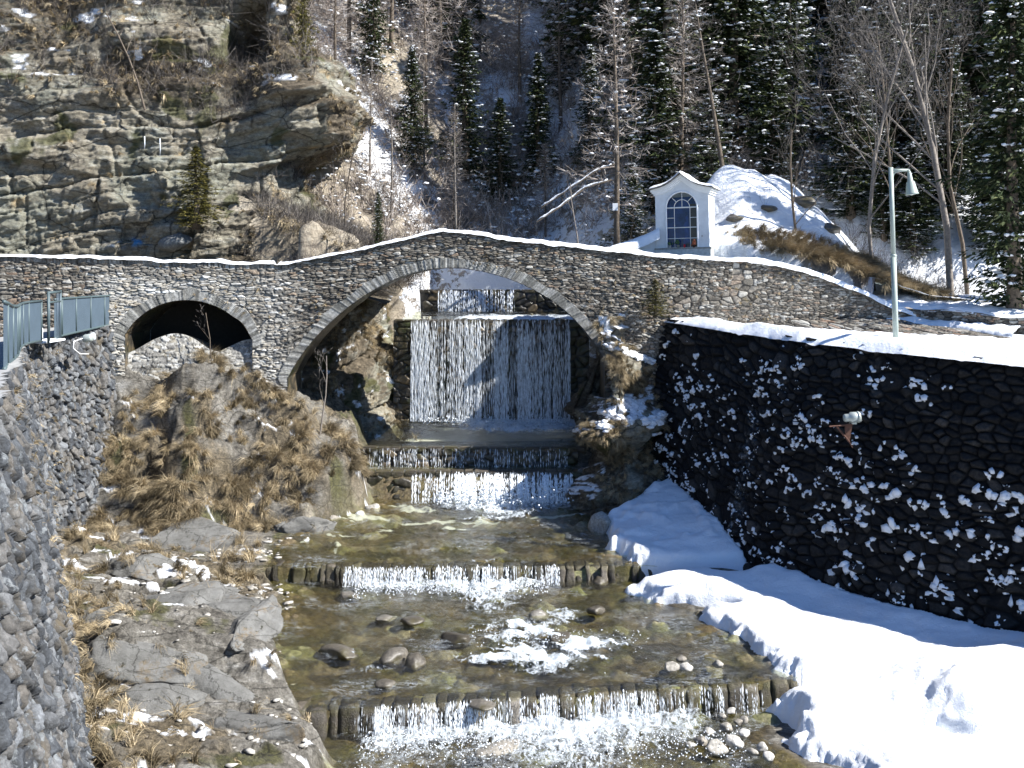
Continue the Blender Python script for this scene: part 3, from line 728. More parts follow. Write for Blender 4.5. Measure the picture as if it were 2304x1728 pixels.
# coping course under the snow: thin upright stones
cop = (zt_[:, None]-Z) < .17; f1c, f2c, rnc, rn2c, _ = worley(X/.11, np.zeros_like(X)+.5, 321, .5)
left_part = X < wx(290)
e = np.where(cop & left_part, f2c-f1c, e); rn = np.where(cop & left_part, rnc, rn)
face = sst(0, .22, e)
h = face*(.3+.8*rn2)*.055+.02*fbm(X*6, Z*10, 0, 3, 5)+.06*fbm(X*.6, Z*.6, 0, 3, 6)
h = np.where(isr, .035+face*.03*rn2, h)
Y = bd(xs)[:, None]+0*Z-h
pale = np.clip(sst(wx(300)+.6, wx(280)-.4, X+.5*fbm(X*.8, Z*.8, 0, 3, 8))*(1-.8*sst(-.6, .1, Z-btop(X)+.35))*sst(wx(85), wx(105), X), 0, 1)
pale = np.clip(pale*(1.0+.9*fbm(X*1.2, Z*1.2, 0, 3, 88)), 0, 1)
lowp = sst(-1.9, -3.2, Z)*sst(wx(400), wx(330), X)*sst(wx(240), wx(260), X); pale = np.maximum(pale, lowp*.8)
V = np.stack([X.ravel(), Y.ravel(), Z.ravel()], 1)
fc = gridfaces(X.shape[0], nv, True)
ci = (fc[:, 0]//nv); bad = (np.abs(zb_[np.minimum(ci+1, len(xs)-1)]-zb_[ci]) > .5); fc = fc[~bad]
b = NB('bridge_masonry')
c1 = b.ramp(b.attr('rnd'), [(0, (.075, .066, .054)), (.3, (.14, .127, .105)), (.6, (.20, .18, .15)), (.72, (.23, .165, .115)), (.78, (.22, .205, .175)), (1, (.40, .385, .345))])
c2 = b.ramp(b.attr('rnd'), [(0, (.22, .21, .19)), (.35, (.38, .37, .34)), (.7, (.36, .32, .25)), (1, (.68, .68, .65))])
c3 = b.ramp(b.attr('rnd'), [(0, (.12, .118, .105)), (.5, (.22, .215, .195)), (1, (.36, .355, .33))])
c = b.mix(b.attr('pale'), c1, c2); c = b.mix(b.attr('ring'), c, c3)
c = b.mix(.8, c, b.ramp(b.noise(13, 8, .72), [(.3, .4), (.5, .95), (.7, 1.9)]), 'MULTIPLY')
c = b.mix(b.ramp(b.noise(4, 7, .78), [(.57, 0.), (.64, .7)]), c, (.40, .40, .35))
c = b.mix(b.ramp(b.noise(1.1, 6, .7, b.coord((1, 1, 1.6))), [(.62, 0.), (.7, .6)]), c, (.2, .15, .07))
c = b.mix(b.math('MULTIPLY', b.attr('gap'), .85), c, (.035, .03, .025))
M['brg'] = b.out(c, .9, b.bump(b.noise(26, 8, .7), .014), .2)
o = raw('masonry_face', V, fc, M['brg'], None, dict(rnd=rn, gap=(1-sst(.02, .17, e))*np.where(isr, .55, 1)*(1-.35*pale), pale=pale, ring=isr*1.)); keep_world(o, br)
# soffits, pier sides, far face, parapet top
BW = 2.4
def soffit(cx, cz, name):
    t = np.linspace(cx[0], cx[-1], 260); zz = cspline(cx, cz, t); w_ = np.linspace(0, 1, 50)
    # extend down the abutments
    t = np.concatenate([[t[0]]*20, t, [t[-1]]*20]); zz = np.concatenate([np.linspace(zz[0]-3, zz[0]-.01, 20), zz, np.linspace(zz[-1]-.01, zz[-1]-3, 20)])
    X = np.repeat(t[:, None], 50, 1); Y = bd(t)[:, None]-.06+w_[None, :]*BW; Zs = np.repeat(zz[:, None], 50, 1)
    al = np.concatenate([[0], np.cumsum(np.hypot(np.diff(t), np.diff(zz)))])
    e, rn, rn2, dv, f1 = rubble(Y, np.repeat(al[:, None], 50, 1), .3, .1, 331)
    Zs = Zs-sst(0, .2, e)*rn2*.03
    o = grid(name, X, Y, Zs, M['dam'], None, dict(rnd=rn, gap=1-sst(.02, .2, e))); keep_world(o, br)
soffit(ax, az, 'arch_soffit'); soffit(sx_, sz_, 'arch_soffit')
Vb = np.stack([X.ravel(), (bd(X.ravel())+BW), Z.ravel()], 1)
o = raw('masonry_back', Vb[:], fc[:, ::-1].copy(), M['brg'], None, dict(rnd=rn, gap=1-sst(.02, .17, e), pale=pale, ring=isr*0.)); keep_world(o, br)
# parapet: front and back parapet tops with a lowered deck between
def ribbon(name, off0, off1, dz0, dz1, mat):
    y0 = bd(xs)+off0; y1_ = bd(xs)+off1; z0 = btop(xs)
    V = np.concatenate([np.stack([xs, y0, z0+dz0], 1), np.stack([xs, y1_, z0+dz1], 1)]); n = len(xs); i = np.arange(n-1)
    o = raw(name, V, np.stack([i, i+1, i+1+n, i+n], 1), mat, None, dict(rnd=hsh(np.floor(np.tile(xs, 2)*4), np.zeros(2*n), np.zeros(2*n), 1), gap=np.zeros(2*n)), smooth=False); keep_world(o, br)
ribbon('parapet', -.05, .38, 0, 0, M['bridge']); ribbon('parapet', .38, .38, 0, -.7, M['bridge'])
ribbon('deck', .38, BW-.38, -.7, -.7, M['bridge'])
ribbon('parapet', BW-.38, BW-.38, -.7, -.25, M['bridge']); ribbon('parapet', BW-.38, BW+.02, -.25, -.25, M['bridge'])
# snow line on the parapet
ns = 7; an = np.linspace(0, math.pi, ns)
thk = .055+.035*np.clip(fbm(xs*1.5, 0, 0, 3, 9)+.3, 0, 1)+.04*sst(-2, 1, xs)+.03*sst(7, 10, xs); 
gapm = (vn(xs*.9, 0, 0, 15) > .93)
thk = np.where(gapm, .0, thk)
Ys = bd(xs)[:, None]+.16-.27*np.cos(an)[None, :]; Zs = btop(xs)[:, None]-.02+(thk[:, None])*np.sin(an)[None, :]**.6*1.4+.015*vn(xs[:, None]*7, an[None, :]*3)
o = grid('snow', np.repeat(xs[:, None], ns, 1), Ys, Zs, M['snow'], flip=True); tag(o, 'thin line of snow along the bridge parapet', None, kind='structure')
# blocking under small arch
mx = np.linspace(wx(124), wx(255), 140); mt = cspline(wx(np.array([124, 135, 152, 178, 195, 205, 216, 226, 240, 255])), (HY-np.array([352, 347, 338, 333, 340, 347, 351, 347, 341, 338]))*35.6/F, mx)
vv2 = np.linspace(0, 1, 60); Zm = -4.4+(mt+4.4)[:, None]*vv2; Xm = np.repeat(mx[:, None], 60, 1)
e, rn, rn2, dv, f1 = rubble(Xm, Zm, .2, .1, 341)
Ym = bd(mx)[:, None]+.03-sst(0, .2, e)*rn2*.05+.25*(vv2[None, :]**3)
o = grid('infill_wall', Xm, Ym, Zm, M['bridge_pale'], None, dict(rnd=rn, gap=(1-sst(.02, .15, e))*.6), flip=True); keep_world(o, br)
o = grid('infill_top', np.stack([mx, mx], 1), np.stack([bd(mx)+.4, bd(mx)+2.2], 1), np.stack([mt, mt-.3], 1), M['bridge'], None, dict(rnd=np.full((140, 2), .4), gap=np.zeros((140, 2)))); keep_world(o, br)
# added box behind small arch, its near-black colour stands in for shade
mb = MB(); mb.box((wx(185), bd(wx(185))+2.6, -3), (6, .3, 5)); o = mb.build('arch_shade_backing', plain('painted_arch_shade', (.03, .026, .02), .95)); keep_world(o, br)
# abutment side fill between bridge ends
# ------------------------------------------------------------------ dams and weirs
def dam(label, x0, x1, z0, z1, y, seed, cat='weir', thick=.5, name='weir'):
    r = empty(name, ((x0+x1)/2, y, z0)); tag(r, label, cat)
    X, Z = np.meshgrid(np.arange(x0, x1, .035), np.linspace(z0, z1, max(6, int((z1-z0)/.035))), indexing='ij')
    e, rn, rn2, dv, f1 = rubble(X, Z, .5, .28, seed)
    Y = y-sst(0, .2, e)*(.3+rn2)*.09-.05*fbm(X*3, Z*3, 0, 4, seed)
    o = grid('stone_face', X, Y, Z, M['dam'], None, dict(rnd=rn, gap=1-sst(.02, .16, e)), flip=True); keep_world(o, r)
    mb = MB()
    x = x0
    while x < x1:
        w_ = .3+.35*rng.rand(); mb.box((x+w_/2, y+thick/2-.06, z1-.03), (w_-.02, thick, .14+.03*rng.rand())); x += w_
    o = mb.build('crest', M['crest'], None, False, .03)
    at = o.data.attributes.new('rnd', 'FLOAT', 'POINT'); at.data.foreach_set('value', rng.rand(len(o.data.vertices)).astype(np.float32))
    keep_world(o, r); return r
dam('tall mossy stone dam behind the curtain waterfall under the arch', -4.6, 3.0, -6.2, -2.05, 42.0, 401, 'dam', name='dam')
dam('small upper dam at the top of the cascade seen through the arch', -4.2, 3.4, -2.1, -.98, 47.0, 402, 'dam', name='dam')
dam('dark stone step in shadow right under the bridge arch', -5.6, 2.3, -7.0, -6.24, 37.35, 403)
dam('sunlit stone step at the foot of the bridge arch', -4.9, 2.3, -8.1, -6.84, 36.1, 404)
def crest_weir(label, x0, x1, yf, zt, zb, wmin, wmax, seed, lift=lambda x: 0):
    r = empty('weir', ((x0+x1)/2, float(yf((x0+x1)/2)), zb)); tag(r, label, 'weir')
    x = x0; Vs, Fs, A = [], [], []; n = 0
    import bmesh
    bm = bmesh.new(); bmesh.ops.create_cube(bm, size=2); bmesh.ops.subdivide_edges(bm, edges=bm.edges[:], cuts=3, use_grid_fill=True)
    cv = np.array([v.co[:] for v in bm.verts]); cf = np.array([[v.index for v in f.verts] for f in bm.faces]); bm.free()
    L = np.linalg.norm(cv, axis=1, keepdims=True); sph = cv/L*1.25; cv = cv*.88+sph*.12
    while x < x1:
        w_ = wmin+(wmax-wmin)*rng.rand(); g = zt-zb
        y = float(yf(x)); y += .035*rng.randn(); top = zt-.06+.09*lift(x)+.025*rng.randn()
        q = cv*np.array([w_/2*.95, .26, g/2])+np.array([x+w_/2, y+.17, (top+zb)/2])
        q = q+.08*np.stack([fbm(q[:, 0]*5, q[:, 1]*5, q[:, 2]*5, 4, seed+k) for k in range(3)], 1)
        q[:, 1] += .10*(q[:, 2]-zb)/g
        Vs.append(q); Fs.append(cf+n); n += len(cv); A.append(np.full(len(cv), rng.rand())); x += w_
    o = raw('crest_stones', np.concatenate(Vs), np.concatenate(Fs), M['crest'], None, dict(rnd=np.concatenate(A), gap=np.zeros(n))); keep_world(o, r)
    mb = MB(); 
    for k in range(12):
        xa = x0+(x1-x0)*k/12; xb = x0+(x1-x0)*(k+1)/12; mb.box(((xa+xb)/2, float(yf((xa+xb)/2))+.45, (zt+zb)/2-.15), (xb-xa+.02, .5, zt-zb+.1))
    o = mb.build('weir_core', M['crest']); keep_world(o, r)
    return r
crest_weir('long low weir of upright stones reaching under the snow on the right', -8.9, 6.0, y1, -8.22, -8.75, .12, .36, 5, lambda x: float(sst(-4.2, -5.0, x)+sst(1.2, 2.0, x)))
crest_weir('nearest weir of large upright stones slanting across the foreground stream', -4.5, 6.1, y2, -9.04, -9.7, .16, .5, 6, lambda x: float(sst(-3.0, -3.6, x)+.8*sst(4.0, 5.0, x)))

# ------------------------------------------------------------------ falling water
def strands(name, label, x0, x1, yf, zt, zb, n, wmin, wmax, front=.12, dens=None, seg=.3, parent=None, foamfoot=0, gapp=.35, sheet=True, sheetmat=None):
    r = empty(name, ((x0+x1)/2, float(yf((x0+x1)/2)), zb)); tag(r, label, 'waterfall')
    Vs, Fs = [], []; c = 0
    H = zt-zb
    for k in range(n):
        x = x0+(x1-x0)*rng.rand()
        if dens is not None and rng.rand() > dens(x): continue
        w_ = wmin+(wmax-wmin)*rng.rand()**3; yo = rng.rand()*.15
        z = zt-(rng.rand()**2)*H*.6+.03*rng.randn()
        zend = zb if rng.rand() < .6 else z-H*(.2+.7*rng.rand())
        while z > max(zend, zb):
            L_ = seg*(.3+1.2*rng.rand()); z2 = max(z-L_, zb)
            if rng.rand() > gapp:
                t0 = (zt-z)/H; t1 = (zt-z2)/H
                ya = float(yf(x))-front*math.sqrt(max(t0, .0))-.04-yo*t0; yb = float(yf(x))-front*math.sqrt(max(t1, 0))-.04-yo*t1
                zm = (z+z2)/2; ym = (ya+yb)/2; ww = w_*(.6+.6*rng.rand()); jx = rng.randn()*.008
                Vs += [(x, ya, z), (x-ww/2, ym, zm), (x, ym-ww*.5, zm), (x+ww/2, ym, zm), (x+jx, yb, z2)]
                Fs += [(c, c+1, c+2), (c, c+2, c+3), (c+4, c+2, c+1), (c+4, c+3, c+2)]; c += 5
            z = z2-seg*gapp*rng.rand()*.5
    o = raw('water_strands', np.array(Vs), np.array(Fs), M['fall']); keep_world(o, r)
    if sheet:
        xs2 = np.linspace(x0, x1, 160); t = np.linspace(0, 1, 24)
        X = np.repeat(xs2[:, None], 24, 1); Zs = zt-H*t[None, :]+0*X
        Ys = np.array([float(yf(q)) for q in xs2])[:, None]-.05-front*np.sqrt(t)[None, :]+.04*vn(X*5, Zs*.6, 0, 3)
        o = grid('water_curtain', X, Ys, Zs, sheetmat or M['sheet']); keep_world(o, r)
    return r
dmain = lambda x: (1.0 if x < -3.2 else .25+.85*sst(-.6, .7, vn(x*2.2, 0, 0, 8)+.5*vn(x*7, 0, 0, 9)))
strands('waterfall', 'wide curtain waterfall behind the large bridge arch', -3.9, 2.25, lambda x: 41.9, -1.98, -5.9, 2300, .012, .05, .35, dmain, .45, gapp=.4)
strands('waterfall', 'small upper waterfall just below the snow seen through the arch', -3.2, 0.1, lambda x: 46.9, -.92, -1.9, 420, .02, .07, .25, lambda x: .9 if x > -3.4 and x < -1.2 else .35, .25, gapp=.2)
strands('waterfall', 'faint dark trickling fall on the shaded step under the arch', -4.9, 2.0, lambda x: 37.2, -6.2, -6.85, 300, .012, .03, .15, None, .2, gapp=.5)
strands('waterfall', 'bright white cascade on the lower step of the bridge arch', -3.3, 2.0, lambda x: 36.0, -6.8, -7.7, 1500, .015, .09, .55, lambda x: (.25+.75*sst(-2.6, -1.4, x))*(.3+.7*sst(-.4, .3, vn(x*3, 0, 0, 25)+.5*vn(x*9, 0, 0, 26))), .18, gapp=.15)
strands('waterfall', 'low white fall over the middle weir', -4.6, 1.3, lambda x: float(y1(x))-.12, -8.17, -8.66, 1300, .010, .05, .12, lambda x: .15+.85*sst(-.5, .4, vn(x*3.1, 0, 0, 5)+.6*vn(x*11, 0, 0, 6)), .12, gapp=.35)
strands('waterfall', 'low white fall over the nearest weir in the foreground', -3.2, 5.4, lambda x: float(y2(x))-.12, -8.99, -9.58, 2100, .008, .045, .16, lambda x: (1 if x < 4.2 else .4)*(.12+.88*sst(-.5, .4, vn(x*2.7, 0, 0, 15)+.6*vn(x*10, 0, 0, 16))), .13, gapp=.35)
# droplets and spray at the feet
def spray(x0, x1, y, z, n, sy, sz, s):
    c = np.stack([x0+(x1-x0)*rng.rand(n), y-np.abs(rng.randn(n))*sy, z+np.abs(rng.randn(n))*sz], 1)
    return blobs(c, (s*(.4+rng.rand(n, 1)))*np.ones((n, 3)), (IV1, IF1), .2)
vs, fs, off = [], [], 0
for a in [(-3.4, 2.6, 41.2, -5.85, 500, .4, .12, .022), (-2.4, 2.0, 35.6, -7.6, 900, .5, .2, .026), (-4.2, 1.0, 29.3, -8.6, 800, .5, .07, .016), (-3, 4.6, 22.0, -9.5, 1500, .8, .08, .013), (-1, 3.2, 26.0, -8.74, 250, .9, .04, .012)]:
    v_, f_ = spray(*a); vs.append(v_); fs.append(f_+off); off += len(v_)
o = raw('spray', np.concatenate(vs), np.concatenate(fs), M['fall']); tag(o, 'white spray droplets at the feet of the falls', None, kind='stuff')
# ------------------------------------------------------------------ rock sheets
def rock_sheet(name, label, path, z0, z1, batter, amp, seed, mat, cat='rock', res=.06, kind=None, dip=-.16, topcurve=None, extra=None, veg=(.2, .35), snow=None, strat=1.0, veg_lo=0):
    path = np.array(path, float); seg = np.concatenate([[0], np.cumsum(np.linalg.norm(np.diff(path, axis=0), axis=1))]); Lt = seg[-1]
    ns_ = int(Lt/res); s = np.linspace(0, Lt, ns_); p = np.stack([np.interp(s, seg, path[:, i]) for i in (0, 1)], 1)
    w_ = max(3, int(.9/res)); ker = np.hanning(2*w_+1); ker /= ker.sum()
    pad = np.concatenate([2*p[:1]-p[w_:0:-1], p, 2*p[-1:]-p[-2:-w_-2:-1]]); p = np.stack([np.convolve(pad[:, i], ker, 'valid') for i in (0, 1)], 1)
    d = np.gradient(p, axis=0); d /= np.linalg.norm(d, axis=1, keepdims=True); nrm = np.stack([d[:, 1], -d[:, 0]], 1)
    nvv = int((z1-z0)/res); v = np.linspace(0, 1, nvv)
    top = np.full(ns_, z1) if topcurve is None else topcurve(p[:, 0], p[:, 1], s)
    Z = z0+(top-z0)[:, None]*v; S = np.repeat(s[:, None], nvv, 1)
    PX = p[:, 0][:, None]+0*Z; PY = p[:, 1][:, None]+0*Z
    q = Z+dip*S
    big = fbm(PX*.22, PY*.22, Z*.3, 3, seed)*1.0
    stv = q*1.1+.8*fbm(PX*.25, PY*.25, Z*.25, 3, seed+5)
    def slabs(fz, fs, sd, sharp=.12):
        tq = stv*fz; k = np.floor(tq); fr_ = tq-k
        ln = fs*(.5+1.2*hsh(k, k*0, k*0+1, sd)); ts = S*ln+13*hsh(k, k*0, k*0+2, sd)+.5*vn(S*.6, tq*.4, 0, sd); m = np.floor(ts); fm_ = ts-m
        r0 = hsh(k, m, k*0, sd)-.5; edge_ = sst(0, sharp, np.minimum(fr_, 1-fr_))*sst(0, sharp*.6, np.minimum(fm_, 1-fm_))
        return r0*(.35+.65*edge_)+.25*(edge_-1)+.35*(fr_-.5)
    led = strat*(.55*slabs(.45, .3, seed+6, .07)+.34*slabs(1.3, .6, seed+7, .08)+.13*slabs(3.4, 1.1, seed+8)+.035*slabs(9, 2.0, seed+9))
    blk = fbm(S*.9, q*1.4, 0, 6, seed+9)*.34+.10*ridged(S*2.2, q*3.0, 0, 4, seed+10)
    h = amp*(big*.8+led+blk)
    if extra is not None: h = h+extra(PX, PY, Z, S)
    bt = batter(Z) if callable(batter) else batter*(Z-z0)
    off = h-bt
    X = PX+nrm[:, 0][:, None]*off; Y = PY+nrm[:, 1][:, None]*off
    # fold outputs
    Zd = Z+.18*amp*fbm(PX*.8+7, PY*.8, Z*.9, 3, seed+30)*np.sin(np.pi*v)[None, :]
    # upward facing?
    nz = np.gradient(off, axis=1)/np.maximum(np.gradient(Zd, axis=1), 1e-3)   # negative slope -> facing up
    g = fbm(S*.35, Z*.5, 0, 4, seed+40)
    vg = sst(veg[0], veg[1], g-np.clip(nz, -1.2, .5)*.22+veg_lo)
    at = dict(veg=vg, moss=sst(.3, .4, fbm(S*.7, Z*.9, 9, 4, seed+41))*.7, snow=np.zeros_like(Z), paint=np.zeros_like(Z), dark=np.zeros_like(Z))
    if snow: at['snow'] = snow(X, Y, Z, nz)
    if extra is not None and hasattr(extra, 'attrs'): extra.attrs(at, X, Y, Z, S)
    o = grid(name, X, Y, Zd, mat, None, at, flip=False)
    o2 = tag(o, label, None if kind else cat, kind=kind)
    return o, X, Y, Zd, at
def pz(py, d): return (HY-py)*d/F
# big cliff on the left. silhouette of its right edge varies with height
def cl_extra(X, Y, Z, S):
    # overhang pushed out to the right (towards +x on the side part)
    side = sst(27.0, 30.5, S)
    zz = [-1, 1.5, 3.2, 4.4, 5.6, 7.2, 8.6, 9.8, 12, 16]
    pr = [1.0, .1, -.9, -1.3, 1.5, 2.0, 1.5, .3, .2, -.2]
    h = side*np.interp(Z, zz, pr)
    # smooth lower-left wall leaning, hollow shadowed overhang at upper right
    h = h-3.0*np.exp(-np.abs((X+10.5)/1.1)**3-np.abs((Z-10.0-.4*(X+10))/1.1)**3)
    h = h+.7*np.exp(-((X+14.5)/2.0)**2-((Z-9.6)/.8)**2)
    h = h+.35*sst(-11, -14, X)*sst(6.9, 6.6, Z+.06*X)-.35*sst(-14, -17, X)*sst(.0, .12, np.abs(Z-3.7-.33*(X+16)) *0+1)*0
    # long diagonal crack at left
    c = Z-(4.35-.27*(X+20)); h = h+.32*sst(.0, .35, c)*sst(-15.0, -17, X)*sst(1.6, .3, c)
    for (cx, cz, sx, sz, a) in [(-13.0, 2.35, 1.3, .35, .5), (-9.6, 4.3, .9, .5, .8), (-11.6, 6.2, 1.4, .35, .5), (-13.4, 1.3, 1.0, .45, .5), (-9.3, 7.2, .8, .4, .7)]:
        u = (X-cx)/sx; v = (Z-cz-.25*(X-cx))/sz
        h = h+a*np.exp(-u**2)*sst(-.25, .05, v)*sst(2.2, .0, v)
    return h
def cl_attrs(at, X, Y, Z, S):
    g = fbm(X*.5, Z*.6, 3, 5, 91)
    smooth = sst(-13.2, -15, X+.8*g)*sst(7.2, 6.4, Z)+sst(-12.8, -14.2, X)*sst(3.2, 2.2, Z)
    at['veg'] = np.clip(at['veg']*(1-.93*np.clip(smooth, 0, 1))+.45*sst(6.6, 7.4, Z+1.6*g)*sst(.1, -.2, g), 0, 1)
    at['paint'] = sst(.12, .25, fbm(X*4, Z*8, 0, 3, 12)+.05)*np.exp(-((X+14.9)/.9)**2-((Z-1.02-.1*(X+15))/.16)**2)*1.0
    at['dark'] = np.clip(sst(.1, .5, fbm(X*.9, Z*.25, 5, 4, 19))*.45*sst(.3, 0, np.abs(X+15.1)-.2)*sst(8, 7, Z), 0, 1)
    at['snow'] = sst(.0, .1, fbm(X*1.1, Z*2.8, 5, 4, 29)-.42+.6*np.exp(-((X+17.6)/1.4)**2-((Z-10.2)/.35)**2)+.4*np.exp(-((X+15.5)/.5)**2-((Z-8.7)/.2)**2))*sst(7.2, 8, Z)
cl_extra.attrs = cl_attrs
CLP = [(-37, 36), (-30, 39), (-24, 41.2), (-19.5, 42.4), (-15, 43.2), (-11.5, 43.8), (-9.2, 44.6), (-7.9, 46.2), (-7.9, 49), (-9, 54), (-11, 60)]
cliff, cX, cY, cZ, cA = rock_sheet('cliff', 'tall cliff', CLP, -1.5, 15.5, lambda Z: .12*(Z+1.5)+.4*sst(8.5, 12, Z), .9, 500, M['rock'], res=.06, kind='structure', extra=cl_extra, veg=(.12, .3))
cliff['label'] = 'tall layered ochre and grey cliff rising behind the left end of the bridge'
# outcrop between arch and dark wall, running back under the arch
def oc_top(x, y, s): return np.where(y > 38.4, -1.0, np.interp(x, [1.5, 2.6, 3.3, 4.2, 6.5], [-4.6, -3.6, -2.2, -1.6, -1.6]))
def oc_extra(X, Y, Z, S):
    h = .5*np.exp(-((Z+3.3)/.5)**2)*sst(36.5, 35.5, Y)+.45*np.exp(-((Z+5.2)/.6)**2)
    h = h-.5*np.exp(-((Z+6.2)/.5)**2)
    return h
outc, oX, oY, oZ, oA = rock_sheet('rock_outcrop', 'grassy rock outcrop with snow ledges between the large arch and the dark wall', [(2.5, 43), (1.75, 40.6), (1.6, 38.6), (1.75, 36.4), (1.95, 34.6), (2.7, 33.7), (3.8, 33.5), (4.7, 34.2), (5.4, 35.4), (6.4, 36.6)][::-1][::-1], -8.2, -1.6, lambda Z: .30*(Z+8.2), .75, 520, M['rock'], 'rock', res=.045, topcurve=oc_top, extra=oc_extra, veg=(.0, .22), snow=lambda X, Y, Z, nz: sst(.10, .18, fbm(X*1.3, Z*1.8, 2, 4, 17)-.28-np.clip(nz, -2.5, 1)*.16)*sst(38, 37, Y))
# left bank under the arch
def ub_top(x, y, s): return np.interp(y, [38, 39, 41, 42, 44, 50], [-.7, -.7, -.6, -.5, -.5, -.2])
ub, uX, uY, uZ, uA = rock_sheet('rock_bank', 'steep rocky bank with dry grass on the left under the large arch', [(-9.5, 38.6), (-7.4, 38.65), (-6.1, 38.9), (-5.2, 39.8), (-4.5, 41.2), (-4.1, 42.6), (-4.1, 50)], -6.9, -.3, lambda Z: .24*(Z+6.9)-.5*sst(-5, -6.9, Z), .75, 540, M['rock'], 'rock', res=.05, topcurve=ub_top, veg=(-.12, .1), snow=lambda X, Y, Z, nz: sst(.34, .38, fbm(X*3, Z*3, Y, 3, 11)))
# left of small arch: weathered rock behind railing
lr, lX, lY, lZ, lA = rock_sheet('rock_bank', 'brown sloping rock slab with dry grass behind the metal railing', [(-24, 30), (-18, 33.2), (-15.5, 34.0), (-13.4, 34.7), (-12.4, 35.4)], -4.5, .2, lambda Z: .25*(Z+4.5), .4, 560, M['rock'], 'rock', res=.06, topcurve=lambda x, y, s: np.interp(x, [-24, -18, -15.4, -12.4], [.6, .25, -.45, -1.9]), veg=(.0, .2))

# ------------------------------------------------------------------ right snow bank
def snow_bank():
    X, Y = np.meshgrid(np.arange(.5, 24, .05), np.arange(14, 36.4, .05), indexing='ij')
    g, *_ , t_ = ground_h(X, Y); 
    b = X-xr(Y)
    wb = I(Y, RB[::-1, 1], RB[::-1, 0])
    n = .5*fbm(X*.9, Y*.9, 0, 4, 601)+.16*fbm(X*4.2, Y*4.2, 0, 5, 602)
    # edge offset from river
    eo = I(Y, [14, 20.5, 21.2, 22.3, 23.2, 24.4, 26, 27.4, 28.6, 29.5, 30.6, 33, 35], [.1, .1, -.1, .1, -.35, -.25, -.4, -.45, -.4, -.5, -.5, -.1, .0])
    gapz = np.exp(-((Y-29.5)/.35)**2)*1.6
    m = sst(0, .75, b-eo+n*1.1)
    m = m*(1-.97*np.exp(-((Y-29.6)/.22)**2)*sst(7.2, 5.6, X))
    m = m*(1-.9*np.exp(-((Y-29.2)/.3)**2-((X-6.0)/.5)**2))*(1-sst(33.0, 33.8, Y-.9*(X-3)))
    m = m*(1-.9*np.exp(-((Y-27.4+.35*(X-5))/.13)**2)*sst(5.9, 5.2, X))
    thick = .32+.10*fbm(X*.4, Y*.4, 0, 3, 605)+.02*fbm(X*2, Y*2, 0, 3, 606)+.12*np.exp(-(np.maximum(wb-X, 0)/.7)**2)
    hump = .35*np.exp(-((X-9.3)/1.6)**2-((Y-21.8)/1.0)**2)
    r_ = np.hypot((X-9.3)/.95, (Y-21.5)/.75)
    hump = hump+.22*sst(1.25, .95, r_)*sst(.0, .8, 1.2-r_)+.10*ridged(X*1.6, Y*1.6, 0, 4, 8)*sst(2, .8, r_)-.65*np.exp(-((r_-1.12)/.07)**2)*sst(-.3, -.8, (Y-21.5)/.75)
    ridge = .3*np.exp(-((Y-22.6-.1*(X-6))/.9)**2)*sst(5.2, 6.3, X)
    lumps = .07*np.maximum(0, fbm(X*1.5, Y*1.5, 0, 3, 609))+.22*np.maximum(0, fbm(X*1.4, Y*1.4, 0, 3, 633))*sst(30, 31, Y)+.02*fbm(X*7, Y*7, 0, 4, 610)*sst(26, 21, Y)-.05*sst(.35, .1, worley(X/.33, Y/.33, 640)[0])*sst(.2, .5, fbm(X*.8, Y*.8, 0, 3, 641))*sst(24, 22, Y)
    z = g+m*(thick+hump+ridge+lumps)-(1-m)*.25
    z = z-.1+.12*m
    far = (X > wb+.35)
    tap = np.maximum(sst(-.1, 1.5, b-eo+n*.6), sst(29.2, 30.2, Y)); z = z-m*(thick+hump)*.72*(1-tap)*(1-np.exp(-((Y-22.6)/.9)**2))
    V = np.stack([X.ravel(), Y.ravel(), z.ravel()], 1); fc = gridfaces(X.shape[0], X.shape[1])
    k = ((m > .01) & ~far & (b > -.6)).ravel(); fc = fc[k[fc].any(1)]
    o = raw('snow', V, fc, M['snow']); tag(o, 'thick snow bank between the stream and the dark wall', None, kind='structure')
snow_bank()
# terrace snow behind the dark wall
def terrace():
    s = np.linspace(0, 1, 500); seg = np.linspace(0, 1, len(RT)); T = np.stack([np.interp(s, seg, RT[:, i]) for i in range(3)], 1)
    t = np.linspace(0, 1, 90)
    far = np.stack([T[:, 0]*1.0+4.0*s+.6, np.maximum(bd(T[:, 0])-.02, T[:, 1]+.5)+.0*s, T[:, 2]-.0], 1)
    far[:, 1] = np.where(T[:, 0] < 13, 37.2, 37.6); far[:, 2] = -2.42
    P = T[:, None, :]*(1-t)[None, :, None]+far[:, None, :]*t[None, :, None]
    X, Y, Z = P[..., 0], P[..., 1], P[..., 2].copy()
    d = np.hypot(X-T[:, 0][:, None], Y-T[:, 1][:, None])
    e = sst(0, .3, d)
    Z = Z+.27*e**.5+.10*fbm(X*.8, Y*.8, 0, 4, 621)*e+.05*fbm(X*3, Y*3, 0, 3, 622)*sst(0, .5, d)
    # overhanging lip
    lip = np.exp(-(d/.12)**2)
    nrm = np.array([-.62, -.78]); 
    X = X+nrm[0]*lip*(.27+.12*fbm(X*1.3, Y*1.3, 0, 3, 5)); Y = Y+nrm[1]*lip*(.27+.12*fbm(X*1.3, Y*1.3, 0, 3, 5)); Z = Z-lip*(.08+.10*np.maximum(0, fbm(X*1.7, Y*1.7, 0, 3, 9)))
    o = grid('snow', X, Y, Z, M['snow'], flip=False); tag(o, 'snow lying on top of the dark retaining wall', None, kind='structure')
terrace()

